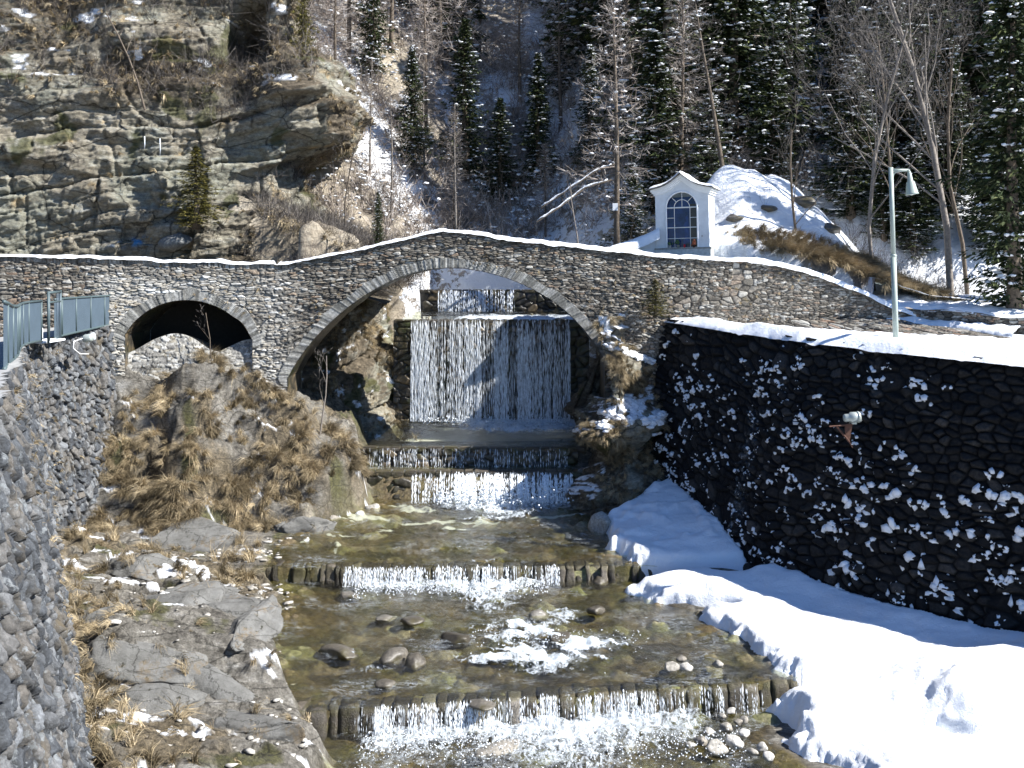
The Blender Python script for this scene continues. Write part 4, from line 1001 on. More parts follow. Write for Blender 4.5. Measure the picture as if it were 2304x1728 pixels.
# ------------------------------------------------------------------ hillside
def hill_h(x, y):
    x, y = np.broadcast_arrays(np.asarray(x, float), np.asarray(y, float))
    r = x/np.maximum(y, 1)
    n = fbm(x*.10, y*.10, 0, 4, 701)
    z0 = I(x, [-40, -12, -5, -3, 2.6, 4, 7, 10, 15, 18, 40], [6, 3, .3, -.6, -.8, .1, .5, .4, -1.0, -1.3, -1.4])
    ys = I(x, [-40, -12, -4, 2, 6, 10, 15, 22, 40], [46, 49, 51, 51.5, 47, 46.5, 45.0, 43, 41])
    k = I(x, [-40, -5, 5, 12, 20, 45], [1.0, .92, .92, .85, .62, .6])
    d = np.maximum(y-ys, 0)
    z = z0+k*d+2.6*n*sst(0, 15, d)+.5*fbm(x*.5, y*.5, 0, 4, 702)*sst(-2, 4, y-ys+1)
    # rock band in the upper centre
    z = z+5*sst(74, 80, y+5*fbm(x*.1, y*.1, 0, 3, 703))*sst(14, 4, np.abs(x-3))
    # snow mound right of the shrine
    m = 3.05*np.exp(-(np.abs(x-11.4)/3.0)**2.2-((y-44.2)/2.8)**2)+2.3*np.exp(-(np.abs(x-8.2)/2.0)**2-((y-43.9)/2.4)**2)+.12*fbm(x*.9, y*.9, 0, 3, 88)
    z = np.maximum(z, z0+m*(1+.12*fbm(x*.8, y*.8, 0, 3, 9)))+.5*m*(d > 0)*0
    # hollow for the stream
    gw = np.interp(y, [38, 40, 41.5, 46.4, 46.6], [9.5, 9.0, 5.3, 5.2, 3.5]); gorge = sst(gw+.1, gw-.3, np.abs(x+.5))*sst(53, 51, y)
    z = z*(1-gorge)+(-6.6)*gorge
    # low right: ledge in front of trees
    z = np.where((y < 39.6) & (x < 13), np.minimum(z, btop(np.clip(x, -14, 16))-.6), z)
    return z
X, Y = np.meshgrid(np.arange(-50, 62, .2), np.concatenate([np.arange(38.7, 60, .14), np.arange(60, 125, .3)]), indexing='ij')
Zh = hill_h(X, Y)
Zh = np.where((X < -8) & (Y < 44.5), np.minimum(Zh, -3), Zh)
Zh = Zh+.22*fbm(X*.9, Y*.9, 0, 4, 711)
lz = sst(-4, -5.5, X)*sst(56, 50, Y)*sst(-15, -12, X); Zh = Zh+lz*(.55*fbm(X*.8, Y*.8, 0, 5, 721)+.35*ridged(X*1.1, Y*1.4, 0, 4, 722))
g = fbm(X*.16, Y*.16, 0, 4, 712)
rock = sst(.05, .25, g+.5*np.exp(-((X-3)/9)**2)*sst(66, 76, Y)-.1)
rock = np.clip(rock*sst(20, 12, X)+lz, 0, 1)
near_snow = sst(4.5, 6, X)
sn = .40+.27*near_snow-.12*(rock > .5)+.35*fbm(X*.35, Y*.35, 0, 4, 713)-.25*sst(62, 75, Y)*sst(18, 10, X)+.9*near_snow*sst(48, 45, Y)
# brown grass on the front of the mound
gr = np.exp(-((X-12.2)/3.4)**2-((Zh-(.45-.30*(X-11)))/.75)**2)*(Y < 43.6)*(X > 7.2)
sn = sn-1.6*gr*sst(-.35, .1, fbm(X*.9, Y*.9, 0, 3, 77)+.05)
sn = sn+.5*sst(15.5, 17, X)*sst(48, 44, Y)+1.3*np.exp(-((X-2.1-.20*(68-Y))/.8)**2-((Y-68)/4.5)**2)+.2*np.exp(-((X+6.5+.45*(Y-54))/1.6)**2)*sst(50, 53, Y)*sst(66, 60, Y)
sn = sn+.45*np.exp(-((X+.0)/4)**2)*sst(54, 52, Y)-.35*lz
o = grid('hillside', X, Y, Zh, M['hill'], None, dict(rock=rock, snow=np.clip(sn, -1, 2)), flip=True)
tag(o, 'steep wooded mountainside with patches of snow', None, kind='structure')
def hz(x, y):
    return float(hill_h(np.array([x]), np.array([y]))[0])
# wide ground sheet below everything
mb = MB(); mb.box((0, 60, -14.5), (900, 900, .2)); o = mb.build('valley_floor', M['hill']); tag(o, kind='structure')
# slope behind the bridge on the left (hidden filler between bridge and cliff)
X, Y = np.meshgrid(np.linspace(-38, -4.4, 220), np.linspace(37.6, 46, 60), indexing='ij')
Zp = np.minimum(I(X, [-38, -12, -8, -6, -4.4], [-.5, -.45, -.6, -.9, -1.3])+.15*(Y-38)*sst(-9, -5, X)*.6+.2*fbm(X*.8, Y*.8, 0, 3, 5), 2)
Zp = np.minimum(Zp, .0)
o = grid('ground', X, Y, Zp, M['ground'], None, dict(rnd=X*0+.5, veg=X*0+.7, moss=X*0, bed=X*0, snow=sst(.3, .4, fbm(X, Y, 0, 3, 5))), flip=True); tag(o, 'brown verge between bridge and cliff', None, kind='structure')
# sloping stone apron below the approach wall and the snowy path on it
apx = np.array([752, 800, 850, 894, 950, 1012]); bpy_ = np.array([328, 331.5, 335, 338, 341.5, 345.5]); bD = 2.12*F/(bpy_-HY)
tD = np.array([37.1, 37.15, 37.2, 37.2, 36.2, 33.4]); tpy = np.array([323, 320, 319, 320.5, 328, 337.5])
s_ = np.linspace(752, 1012, 420); BD = np.interp(s_, apx, bD)-.1; TD = np.interp(s_, apx, tD); TP = np.interp(s_, apx, tpy)
Bq = np.stack([(s_-512)*BD/F, BD, np.full(s_.shape, -2.75)], 1); Tq = np.stack([(s_-512)*TD/F, TD, (HY-TP)*TD/F], 1)
v = np.linspace(0, 1, 130); P_ = Bq[:, None, :]*(1-v)[None, :, None]+Tq[:, None, :]*v[None, :, None]
P_[..., 2] += (.25*np.sin(np.pi*v)*sst(752, 800, s_)[:, None])
uu_ = P_[..., 0]; vv_ = np.linalg.norm(P_-Bq[:, None, :], axis=2)
e, rn, rn2, dv, f1 = rubble(uu_, vv_, .26, .15, 361)
P_[..., 2] += sst(0, .2, e)*rn2*.06+.08*fbm(uu_, vv_, 0, 3, 4); 
o = grid('stone_apron', P_[..., 0], P_[..., 1], P_[..., 2], M['bridge'], None, dict(rnd=rn, gap=1-sst(.02, .16, e)), flip=True); keep_world(o, br)
m_ = s_ > 885; T2 = Tq[m_]; t = np.linspace(0, 1, 30); far_ = T2+np.stack([1.6+0*T2[:, 0], 2.6+0*T2[:, 0], .12+0*T2[:, 0]], 1)
P_ = T2[:, None, :]*(1-t)[None, :, None]+far_[:, None, :]*t[None, :, None]; P_[..., 2] += .16*np.sqrt(np.clip(t*8, 0, 1))[None, :]+.10*fbm(P_[..., 0]*2, P_[..., 1]*2, 0, 3, 7)
o = grid('snow', P_[..., 0], P_[..., 1]-.05, P_[..., 2], M['snow'], flip=True); tag(o, 'strip of snow on the path right of the lamp post', None, kind='structure')
# low wall right of the lamp
lowr = empty('low_stone_wall', (16, 37.6, -2)); tag(lowr, 'low snow topped stone wall running off to the right behind the lamp post', 'wall')
LP0, LP1 = np.array([12.6, 38.3]), np.array([19.5, 33.2]); LD = (LP1-LP0)/np.linalg.norm(LP1-LP0); LN = np.array([-LD[1], LD[0]]); LN = LN if LN[1] < 0 else -LN
S_, Z = np.meshgrid(np.arange(0, 8.6, .03), np.linspace(0, 1, 50), indexing='ij')
ztop = I(S_, [0, 2, 5, 8.6], [-1.25, -1.45, -1.62, -1.8])+.10*vn(S_*1.1, 0, 0, 4)
Zw = -2.5+(ztop+2.5)*Z
e, rn, rn2, dv, f1 = rubble(S_, Zw, .26, .1, 351)
of = .12*fbm(S_*.8, Zw*.8, 0, 3, 6)+sst(0, .2, e)*(.3+rn2)*.07
o = grid('stone_face', LP0[0]+LD[0]*S_+LN[0]*of, LP0[1]+LD[1]*S_+LN[1]*of, Zw, M['bridge'], None, dict(rnd=rn, gap=1-sst(.02, .16, e)), flip=True); keep_world(o, lowr)
S_, T = np.meshgrid(np.arange(-2.5, 9, .06), np.linspace(0, 1, 60), indexing='ij')
ztp = I(S_, [-2.5, 0, 2, 5, 8.6], [-1.1, -1.25, -1.45, -1.62, -1.8])
dback = T*6.5; X = LP0[0]+LD[0]*S_-LN[0]*(dback-.05); Y = LP0[1]+LD[1]*S_-LN[1]*(dback-.05)
Z = ztp+.16*np.sqrt(np.clip(dback*2, 0, 1))+.04*dback+.14*fbm(X*.9, Y*.9, 0, 4, 91)*sst(0, .6, dback)+.06*vn(X*3, Y*3)
o = grid('snow', X, Y, Z, M['snow'], flip=True); tag(o, 'snow on the ground above the low wall on the right', None, kind='structure')

# ------------------------------------------------------------------ vegetation helpers
def cards(P, D, S, l, w_, tip=.0):
    """leaf-like quads: P centres, D direction, S side vector"""
    l = np.asarray(l)[:, None]; w_ = np.asarray(w_)[:, None]
    v = np.stack([P-D*l*.5, P-D*l*.05+S*w_*.5, P+D*l*.5, P-D*l*.05-S*w_*.5], 1)
    n = len(P); return v.reshape(-1, 3), np.arange(4*n).reshape(n, 4)
def unit(v): return v/(np.linalg.norm(v, axis=-1, keepdims=True)+1e-9)
def ribbons(P0, P1, w0, w1):
    D = unit(P1-P0); rnd_ = unit(rng.randn(*D.shape)); S = unit(np.cross(D, rnd_))
    w0 = np.broadcast_to(w0, len(P0))[:, None]; w1 = np.broadcast_to(w1, len(P0))[:, None]
    v = np.stack([P0-S*w0*.5, P0+S*w0*.5, P1+S*w1*.5, P1-S*w1*.5], 1)
    return v.reshape(-1, 3), np.arange(4*len(P0)).reshape(-1, 4)
def join(parts):
    V, Fc, A, o = [], [], [], 0
    for v, f, a in parts:
        V.append(v); Fc.append(f+o); A.append(np.broadcast_to(a, len(v)) if not hasattr(a, '__len__') else a); o += len(v)
    return np.concatenate(V), Fc, np.concatenate(A)
def conifer_geo(seed, H=12., Rr=2.1, nb=300, dens=15, leaf=.26, snow=.35, droop=.3, base=.03, wleaf=.075, sparse=1.0):
    rs = np.random.RandomState(seed)
    P, D, L, A, SC, SS, B0, B1 = [], [], [], [], [], [], [], []
    gap_az = rs.rand(6)*6.28
    for i in range(nb):
        t = (i/nb)**.85; z = H*(base+(1-base)*t*.985); az = i*2.39996+rs.randn()*.3
        lobe = .78+.22*math.sin(az*2+seed)+.18*math.sin(z*1.7+az)
        Lb = (Rr*(1-t)**.8*lobe*(.6+.5*rs.rand())+.12)*(1 if rs.rand() > .08 else .5)
        if t < .12: Lb *= .7+2*t
        dr = droop*(1.1-t*1.3); up = .15+.35*t
        n = int(4+Lb*dens*sparse); s = np.sort(.12+.9*rs.rand(n))
        def pt(s): 
            r = Lb*s; return np.stack([np.cos(az)*r, np.sin(az)*r, z-dr*Lb*np.sin(s*1.9)*.9+up*Lb*s*s*.25], -1)
        c = pt(s); d0 = np.array([math.cos(az), math.sin(az), -.2]); sd = np.array([-math.sin(az), math.cos(az), 0])
        side = rs.choice([-1, 1], n)*(.25+.75*rs.rand(n)); wl = (.42*Lb*(1.05-s)+.07)*side
        P_ = c+sd*wl[:, None]+np.array([0, 0, -1])*(np.abs(wl)*.3+.10*rs.rand(n))[:, None]
        dd = unit(d0*.8+sd*side[:, None]*1.0+np.array([0, 0, -1])*(.25+.5*rs.rand(n))[:, None]+rs.randn(n, 3)*.2)
        P.append(P_); D.append(dd); L.append(leaf*(.6+.8*rs.rand(n))*(.7+.3*(1-t))); A.append(np.clip(.25+.5*s+.35*rs.randn(n)*.5, 0, 1))
        # second layer near axis
        P.append(c+rs.randn(n, 3)*.05); D.append(unit(d0+rs.randn(n, 3)*.35)); L.append(leaf*(.6+.6*rs.rand(n))); A.append(np.clip(.4*s+.15*rs.rand(n), 0, 1))
        B0.append(pt(np.array([.0]))[0]); B1.append(pt(np.array([.9]))[0])
        if rs.rand() < snow:
            s_ = .2+.5*rs.rand(); lat = rs.randn()*.10
            for q in range(rs.randint(3, 9)):
                s_ = s_+(.05+.06*rs.rand())/max(Lb, .4) if rs.rand() > .25 else .25+.7*rs.rand()
                if s_ > 1.02: break
                p_ = pt(np.array([s_]))[0]+sd*lat
                SC.append(p_+np.array([0, 0, .06])+sd*rs.randn()*.12); k = .03+.075*rs.rand()**1.6*(1-t*.4); SS.append([k*(.9+1.1*rs.rand()), k*.9, k*.65])
    P = np.concatenate(P); D = np.concatenate(D); L = np.concatenate(L); A = np.concatenate(A)
    S = unit(np.cross(D, unit(rs.randn(*D.shape)+np.array([0, 0, 1.6]))))
    v, f = cards(P, D, S, L, np.full(len(L), wleaf)*(.7+.6*rs.rand(len(L))))
    bv, bf = ribbons(np.array(B0), np.array(B1), .035, .01)
    return (v, f, np.repeat(A, 4)), (bv, bf), (np.array(SC), np.array(SS)) if SC else None
def trunk_geo(H, r0, lean=(0, 0), seg=10, n=7, seed=0, r1=.015):
    rs = np.random.RandomState(seed); mb = MB(); pts = []; p = np.array([0., 0, -.5])
    for i in range(seg+1):
        t = i/seg; pts.append(Vector((lean[0]*t*H+.05*math.sin(t*5+seed), lean[1]*t*H+.05*math.cos(t*4+seed), -.5+(H+.5)*t)))
    mb.tube(pts, [r0*(1.25 if i == 0 else 1)*(1-i/seg)+r1 for i in range(seg+1)], n); return mb
def conifer(seed, H=12, Rr=2.1, mat='needle', **k):
    r = empty('spruce_tree'); (v, f, a), (bv, bf), sn_ = conifer_geo(seed, H, Rr, **k)
    raw('crown', v, f, M[mat], r, dict(rnd=a), smooth=False)
    trunk_geo(H*.97, .017*H, seed=seed).build('trunk', M['bark'], r, True)
    if sn_ is not None:
        sv_, sf_ = blobs(sn_[0], sn_[1], (IV1, IF1), .5, rng.rand(len(sn_[0]))*3); tag(raw('snow_load', sv_, sf_, M['snow'], r), kind='stuff')
    return r
def larch_geo(seed, H=11., Rr=1.5, nb=150, up=.25, twigs=9, snow=.06, fine=.26):
    rs = np.random.RandomState(seed); P0, P1, W0, W1, A = [], [], [], [], []; SC, SS = [], []
    for i in range(nb):
        t = (i/nb)**.9; z = H*(.12+.86*t); az = i*2.39996+rs.randn()*.4; Lb = Rr*(1-t)**.7*(.5+.6*rs.rand())+.15
        d = np.array([math.cos(az), math.sin(az), up*rs.randn()*.6-.1+.5*t]); a = np.array([0, 0, z])
        k = 3; q = [a+d*Lb*j/k+np.array([0, 0, .10*Lb*(j/k)**2])+rs.randn(3)*.03*j for j in range(k+1)]
        for j in range(k): P0.append(q[j]); P1.append(q[j+1]); W0.append(.03*(1-j/k)+.010); W1.append(.03*(1-(j+1)/k)+.007); A.append(.3)
        n = int(twigs*(.6+Lb*.7))
        for m_ in range(n):
            s = .15+.85*rs.rand(); c = a+d*Lb*s; dd = unit(d+rs.randn(3)*.75+np.array([0, 0, .15])); l = fine*(.4+rs.rand())*(1.2-.4*s)*1.6
            P0.append(c); P1.append(c+dd*l); W0.append(.014); W1.append(.005); A.append(.3+.7*rs.rand())
            if rs.rand() < .5:
                c2 = c+dd*l*.5; dd2 = unit(dd+rs.randn(3)*.7); P0.append(c2); P1.append(c2+dd2*l*.6); W0.append(.011); W1.append(.005); A.append(.4+.6*rs.rand())
        if rs.rand() < snow:
            s = .3+.6*rs.rand(); c = a+d*Lb*s; SC.append(c+np.array([0, 0, .04])); kk = .04+.05*rs.rand(); SS.append([kk*1.8, kk*.8, kk*.5])
    v, f = ribbons(np.array(P0), np.array(P1), np.array(W0), np.array(W1))
    return (v, f, np.repeat(np.array(A), 4)), (np.array(SC), np.array(SS)) if SC else None
def larch(seed, H=11, Rr=1.5, mat='larch', name='larch_tree', tmat='bark', lean=(0, 0), tr=.011, **k):
    r = empty(name); (v, f, a), sn_ = larch_geo(seed, H, Rr, **k)
    v = v.copy(); v[:, 0] += lean[0]*v[:, 2]; v[:, 1] += lean[1]*v[:, 2]
    raw('crown', v, f, M[mat], r, dict(rnd=a), smooth=False)
    trunk_geo(H, tr*H, lean=lean, seed=seed).build('trunk', M[tmat], r, True)
    if sn_ is not None:
        c = sn_[0].copy(); c[:, 0] += lean[0]*c[:, 2]
        sv_, sf_ = blobs(c, sn_[1], (IV1, IF1), .5, rng.rand(len(c))*3); tag(raw('snow_load', sv_, sf_, M['snow'], r), kind='stuff')
    return r
def bare_tree(seed, H=12., r0=.14, spread=.5, lean=(0, 0), depth=5, fork=.35, mat='twig', tmat='bark', name='bare_tree', cone=.55):
    rs = np.random.RandomState(seed); r = empty(name); mb = MB(); P0, P1, W0, W1, A = [], [], [], [], []
    def grow(p, d, L, rad, lev):
        k = 4; pts = [p]; q = p.copy(); dd = d.copy()
        for j in range(k):
            dd = unit(dd+rs.randn(3)*.10+np.array([0, 0, .05])); q = q+dd*L/k; pts.append(q.copy())
        if lev <= 1: mb.tube([Vector(x) for x in pts], [rad*(1-.45*j/k) for j in range(k+1)], 6, cap=False)
        else:
            for j in range(k): P0.append(pts[j]); P1.append(pts[j+1]); W0.append(2*rad*(1-.5*j/k)); W1.append(2*rad*(1-.5*(j+1)/k)); A.append(.3+.1*lev+.2*rs.rand())
        if lev >= depth: return
        n = 3 if lev else int(H*1.3)
        for j in range(n):
            s = (fork+(1-fork)*(j+.5)/n) if lev == 0 else .3+.7*rs.rand()
            pi = pts[min(k-1, int(s*k))]*(1-(s*k) % 1)+pts[min(k, int(s*k)+1)]*((s*k) % 1)
            nd = unit(dd+unit(rs.randn(3))*(cone+.15*lev)*(1.2 if lev == 0 else 1)+np.array([0, 0, .12]))
            Ln = (L*(.18+.26*(1-s)+.06*rs.rand()) if lev == 0 else L*(.45+.35*rs.rand())); grow(pi, nd, Ln, max(.006, rad*(1-.6*s)*(.42 if lev == 0 else .6)), lev+1)
    grow(np.array([0, 0, -.4]), unit(np.array([lean[0], lean[1], 1.])), H, r0, 0)
    mb.build('trunk', M[tmat], r, True)
    v, f = ribbons(np.array(P0), np.array(P1), np.maximum(np.array(W0)*.8, .008), np.maximum(np.array(W1)*.8, .005))
    raw('crown', v, f, M[mat], r, dict(rnd=np.repeat(np.clip(A, 0, 1), 4)), smooth=False)
    return r

# ---- grass tussocks
def tussocks(P, Nn, size, blades=26, mat='grass', name='dry_grass', label='dry straw coloured grass tussocks', wd=.0045):
    n = len(P); k = blades
    size = np.broadcast_to(size, n)
    c = np.repeat(P, k, 0)+rng.randn(n*k, 3)*.05*np.repeat(size, k)[:, None]*2; nn = np.repeat(Nn, k, 0)
    k0 = k; l = np.repeat(size, k)*(.55+.9*rng.rand(n*k))
    d = unit(nn*.6+np.repeat(rng.randn(n, 3)*.3, k, 0)+rng.randn(n*k, 3)*.24+np.array([0, 0, .30]))
    m = c+d*l[:, None]*.5; d2 = unit(d+np.array([0, 0, -1.1])+nn*.4); e = m+d2*l[:, None]*.75
    S = unit(np.cross(d, rng.randn(n*k, 3))); w_ = wd*(.6+.9*rng.rand(n*k))[:, None]
    v = np.stack([c-S*w_, c+S*w_, m+S*w_*.8, m-S*w_*.8, e], 1).reshape(-1, 3)
    i = np.arange(n*k)*5
    f4 = np.stack([i, i+1, i+2, i+3], 1); f3 = np.stack([i+3, i+2, i+4], 1)
    a = np.repeat(np.clip(np.repeat(.45+.28*rng.randn(n), k)+.18*rng.randn(n*k), 0, 1), 5)
    o = raw(name, v, [f4, f3], M[mat], None, dict(rnd=a), smooth=False); tag(o, label, None, kind='stuff'); return o
def sample_sheet(X, Y, Z, prob, n):
    """random points on a grid sheet with normals, acceptance by prob"""
    a, b = X.shape; i = rng.randint(1, a-1, n*6); j = rng.randint(1, b-1, n*6)
    k = rng.rand(n*6) < prob[i, j]; i, j = i[k][:n], j[k][:n]
    dS = np.stack([X[i+1, j]-X[i-1, j], Y[i+1, j]-Y[i-1, j], Z[i+1, j]-Z[i-1, j]], 1); dV = np.stack([X[i, j+1]-X[i, j-1], Y[i, j+1]-Y[i, j-1], Z[i, j+1]-Z[i, j-1]], 1)
    N = unit(np.cross(dS, dV)); N = np.where((N[:, 1] > 0)[:, None], -N, N)
    return np.stack([X[i, j], Y[i, j], Z[i, j]], 1), N
# left bank
X, Y = np.meshgrid(np.arange(-13, -4.5, .1), np.arange(28.5, 36, .1), indexing='ij'); Z, _, _, a_, b_, t_ = ground_h(X, Y)
g = fbm(X*.9, Y*.9, 0, 4, 41); g2 = fbm(X*2.2, Y*2.2, 0, 3, 44)
P, N = sample_sheet(X, Y, Z, np.where(t_ > 0, sst(-.1, .2, g2)*.95+.03, sst(.05, .3, g2)*.3)*(a_ > .3)*(X < xl(Y)), 1350)
tussocks(P, N, .22+.22*rng.rand(len(P)), 60, label='dry straw coloured grass tussocks on the left bank below the small arch')
X, Y = np.meshgrid(np.arange(-12, -3.5, .1), np.arange(17, 29, .1), indexing='ij'); Z, _, _, a_, b_, t_ = ground_h(X, Y)
wbx = I(Y, LB[::-1, 1], LB[::-1, 0]); g2 = fbm(X*1.2, Y*1.2, 0, 3, 47)
P, N = sample_sheet(X, Y, Z, (np.exp(-np.maximum(X-wbx-.25, 0)/.55)*.9*(X > wbx)+.10*sst(.2, .35, g2))*(a_ > .35), 520)
tussocks(P, N, .18+.2*rng.rand(len(P)), 55, label='pale dry grass along the foot of the grey wall')
P, N = sample_sheet(oX, oY, oZ, np.where((oY < 36.6) & (oZ > -7.2), sst(-.15, .25, fbm(oX*1.5, oZ*1.5, 0, 3, 3))*.8*(oA['snow'] < .3), 0), 900)
tussocks(P, N, .13+.13*rng.rand(len(P)), 46, label='dry grass on the rock outcrop beside the large arch')
P, N = sample_sheet(uX, uY, uZ, sst(-.2, .25, fbm(uY*1.2, uZ*1.2, 0, 3, 3))*.8*(uZ > -6.2), 1100)
N[:, 0] = np.abs(N[:, 0]); tussocks(P, N, .13+.14*rng.rand(len(P)), 42, label='dry grass on the bank seen through the large arch')
P, N = sample_sheet(cX, cY, cZ, np.where(cZ > .5, cA['veg']*.6, 0), 2600)
tussocks(P, N, .14+.16*rng.rand(len(P)), 24, label='brown grass on the cliff ledges', wd=.011)
P, N = sample_sheet(lX, lY, lZ, sst(-.1, .3, fbm(lX, lZ, 0, 3, 3))*.7, 260)
tussocks(P, N, .2+.1*rng.rand(len(P)), 22, label='dry grass above the metal railing')
# mound grass, wall face grass, grey wall grass
X, Y = np.meshgrid(np.arange(6.8, 17.5, .1), np.arange(38.9, 43.8, .1), indexing='ij'); Z = hill_h(X, Y)
gr = np.exp(-((X-12.2)/3.4)**2-((Z-(.45-.30*(X-11)))/.75)**2)
P, N = sample_sheet(X, Y, Z, gr*.9*(gr > .25), 1300); tussocks(P, N+np.array([0, -.6, 0]), .25+.2*rng.rand(len(P)), 52, label='brown hanging grass below the snow mound right of the shrine')
n = 420; x_ = wx(30)+(wx(1000)-wx(30))*rng.rand(n); zt__ = btop(x_); zlow = np.where(x_ > 2, -2.2, -3.6); z_ = zlow+(zt__-.1-zlow)*rng.rand(n)
ok = (z_ > bottom(x_)+.1) & (vn(x_*.7, z_*.7, 0, 61) > .12); x_, z_ = x_[ok], z_[ok]
P = np.stack([x_, bd(x_)-.06, z_], 1); tussocks(P, np.tile([0, -1., 0], (len(P), 1)), .08+.08*rng.rand(len(P)), 14, label='small grass tufts growing from the bridge masonry', wd=.005)
ij = rng.randint(0, 10**9, 260); P = Ql[ij % 900+80, (ij//1000) % 200+90]; Nq = Nl[ij % 900+80, (ij//1000) % 200+90]
tussocks(P, Nq, .08+.09*rng.rand(len(P)), 16, label='grass tufts in the joints of the grey wall', wd=.005)
# brush (bare twiggy shrubs)
def brush(P, size, twigs=22, name='brush', label='', mat='twig', w=.014):
    n = len(P); k = twigs; c = np.repeat(P, k, 0)+rng.randn(n*k, 3)*.12; l = np.repeat(np.broadcast_to(size, n), k)*(.5+.8*rng.rand(n*k))
    d = unit(rng.randn(n*k, 3)*.7+np.array([0, -.1, 1.0])); e = c+d*l[:, None]
    v1, f1_ = ribbons(c, e, w, w*.4)
    m = c+d*(l*(.3+.5*rng.rand(n*k)))[:, None]; d2 = unit(d+rng.randn(n*k, 3)*.6); v2, f2_ = ribbons(m, m+d2*(l*.5)[:, None], w*.7, w*.35)
    a = np.clip(.45+.3*rng.randn(n*k), 0, 1)
    o = raw(name, np.concatenate([v1, v2]), [np.concatenate([f1_, f2_+len(v1)])], M[mat], None, dict(rnd=np.concatenate([np.repeat(a, 4), np.repeat(a, 4)])), smooth=False); tag(o, label, None, kind='stuff')
n = 5200; x_ = -22+50*rng.rand(n); y_ = 50+55*rng.rand(n)**1.2; k = (np.abs(x_/y_) < .5) & (vn(x_*.2, y_*.2, 0, 5) > -.5) & ~((np.abs(x_+.5) < 3.6) & (y_ < 53)); x_, y_ = x_[k], y_[k]
brush(np.stack([x_, y_, hill_h(x_, y_)], 1), .6+1.0*rng.rand(len(x_)), 20, label='bare twiggy undergrowth on the mountainside', mat='larch', w=.03)
P, N = sample_sheet(cX, cY, cZ, np.where((cZ > 4.2) & (cX < -8.2), cA['veg']*.5+.08*(cZ > 6.5), .0)+np.where((cX > -12.5) & (cZ > 0.2) & (cZ < 4.2), .12, 0), 850)
brush(P, .45+.6*rng.rand(len(P)), 16, label='bare brown shrubs growing on the cliff ledges', w=.018)
P, N = sample_sheet(cX, cY, cZ, np.exp(-((cX+12.2)/1.9)**2-((cZ-7.3)/1.7)**2)+.7*np.exp(-((cX+9.6)/1.2)**2-((cZ-1.6)/1.5)**2)+.10*(cZ > 8.2), 700)
brush(P, .4+.5*rng.rand(len(P)), 26, label='purple brown twiggy thicket on the upper cliff', w=.012)
n = 520; x_ = -9.8+6.0*rng.rand(n); y_ = 41+9*rng.rand(n); brush(np.stack([x_, y_, hill_h(x_, y_)], 1), .4+.6*rng.rand(n), 22, label='brown shrubs on the slope right of the cliff foot', w=.014)
Xg, Yg = np.meshgrid(np.arange(-9.8, -3.6, .1), np.arange(41, 50, .1), indexing='ij'); P, N = sample_sheet(Xg, Yg, hill_h(Xg, Yg), Xg*0+.5, 600); tussocks(P, N, .2+.2*rng.rand(len(P)), 24, label='dry grass on the slope right of the cliff foot', wd=.01)
n = 20000; x_ = -22+50*rng.rand(n); y_ = 49+45*rng.rand(n)**1.2; k = (np.abs(x_/y_) < .5) & (vn(x_*.25, y_*.25, 0, 6) > -.25); x_, y_ = x_[k], y_[k]; nn_ = len(x_)
s0 = .03+.07*rng.rand(nn_)**2; v_, f_ = blobs(np.stack([x_, y_, hill_h(x_, y_)+.3+2.6*rng.rand(nn_)**1.5], 1), np.stack([s0*(1+1.6*rng.rand(nn_)), s0, s0*.7], 1), (IV1, IF1), .5, rng.rand(nn_)*3)
o = raw('twig_snow', v_, f_, M['snow']); tag(o, 'flecks of snow caught on the undergrowth of the mountainside', None, kind='stuff')
n = 300; x_ = -8.5+4.8*rng.rand(n); y_ = 39+6*rng.rand(n); brush(np.stack([x_, y_, -.9+.2*(y_-38)+0*x_], 1), .5+.7*rng.rand(n), 18, label='brown shrubs behind the bridge parapet by the cliff foot', w=.016)
n = 130; x_ = np.concatenate([3+4*rng.rand(70), 13+5*rng.rand(60)]); y_ = 42+6*rng.rand(n); brush(np.stack([x_, y_, hill_h(x_, y_)], 1), .6+.7*rng.rand(n), 16, label='snowy twiggy bushes behind the bridge', w=.014)
# ------------------------------------------------------------------ trees
print('trees')
protoC = [conifer(11, 12, 2.0, nb=330, snow=.35), conifer(12, 12, 2.5, nb=340, snow=.5, droop=.4), conifer(13, 12, 1.6, nb=300, snow=.12), conifer(14, 12, 2.3, mat='needle', nb=300, snow=.6, sparse=.8)]
protoO = conifer(15, 12, 2.6, mat='needle_olive', nb=240, snow=.02, sparse=.8)
protoL = [larch(21, 11, 1.5), larch(22, 11, 1.2, nb=130), larch(23, 11, 1.8, nb=170, snow=.2)]
protoP = larch(24, 10, 1.1, mat='twig', name='birch_tree', tmat='bark_pale', nb=80, tr=.006)
used = set()
def place(proto, px, pyb, d, h, label, cat, group=None, rz=None, wide=1.0, name=None, zfix=None, H0=12., tilt=0):
    """px/pyb give the foot in the photo, d its distance, h its height in metres"""
    if proto in used: o = copy_tree(proto)
    else: o = proto; used.add(proto)
    p = U(px, pyb, d); s = h/H0
    o.location = (p.x, p.y, p.z if zfix is None else zfix); o.scale = (s*wide, s*wide, s); o.rotation_euler = (0, tilt, rng.rand()*6.28 if rz is None else rz)
    if 'group' in o: del o['group']
    tag(o, label, cat, group); return o
def hillfoot(px, d):
    x = (px-512)*d/F; return HY-hz(x, d)*F/d
def pt(proto, px, d, h, label, cat='spruce', **k):
    return place(proto, px, hillfoot(px, d)+3, d, h, label, cat, **k)
G1 = 'spruces on the slope above the bridge'; G2 = 'dense spruces on the right hand slope'; G3 = 'bare larches on the slope'
pt(protoC[2], 465, 57, 8.6, 'tall slender green spruce rising above the crown of the bridge', group=G1, wide=1.45)
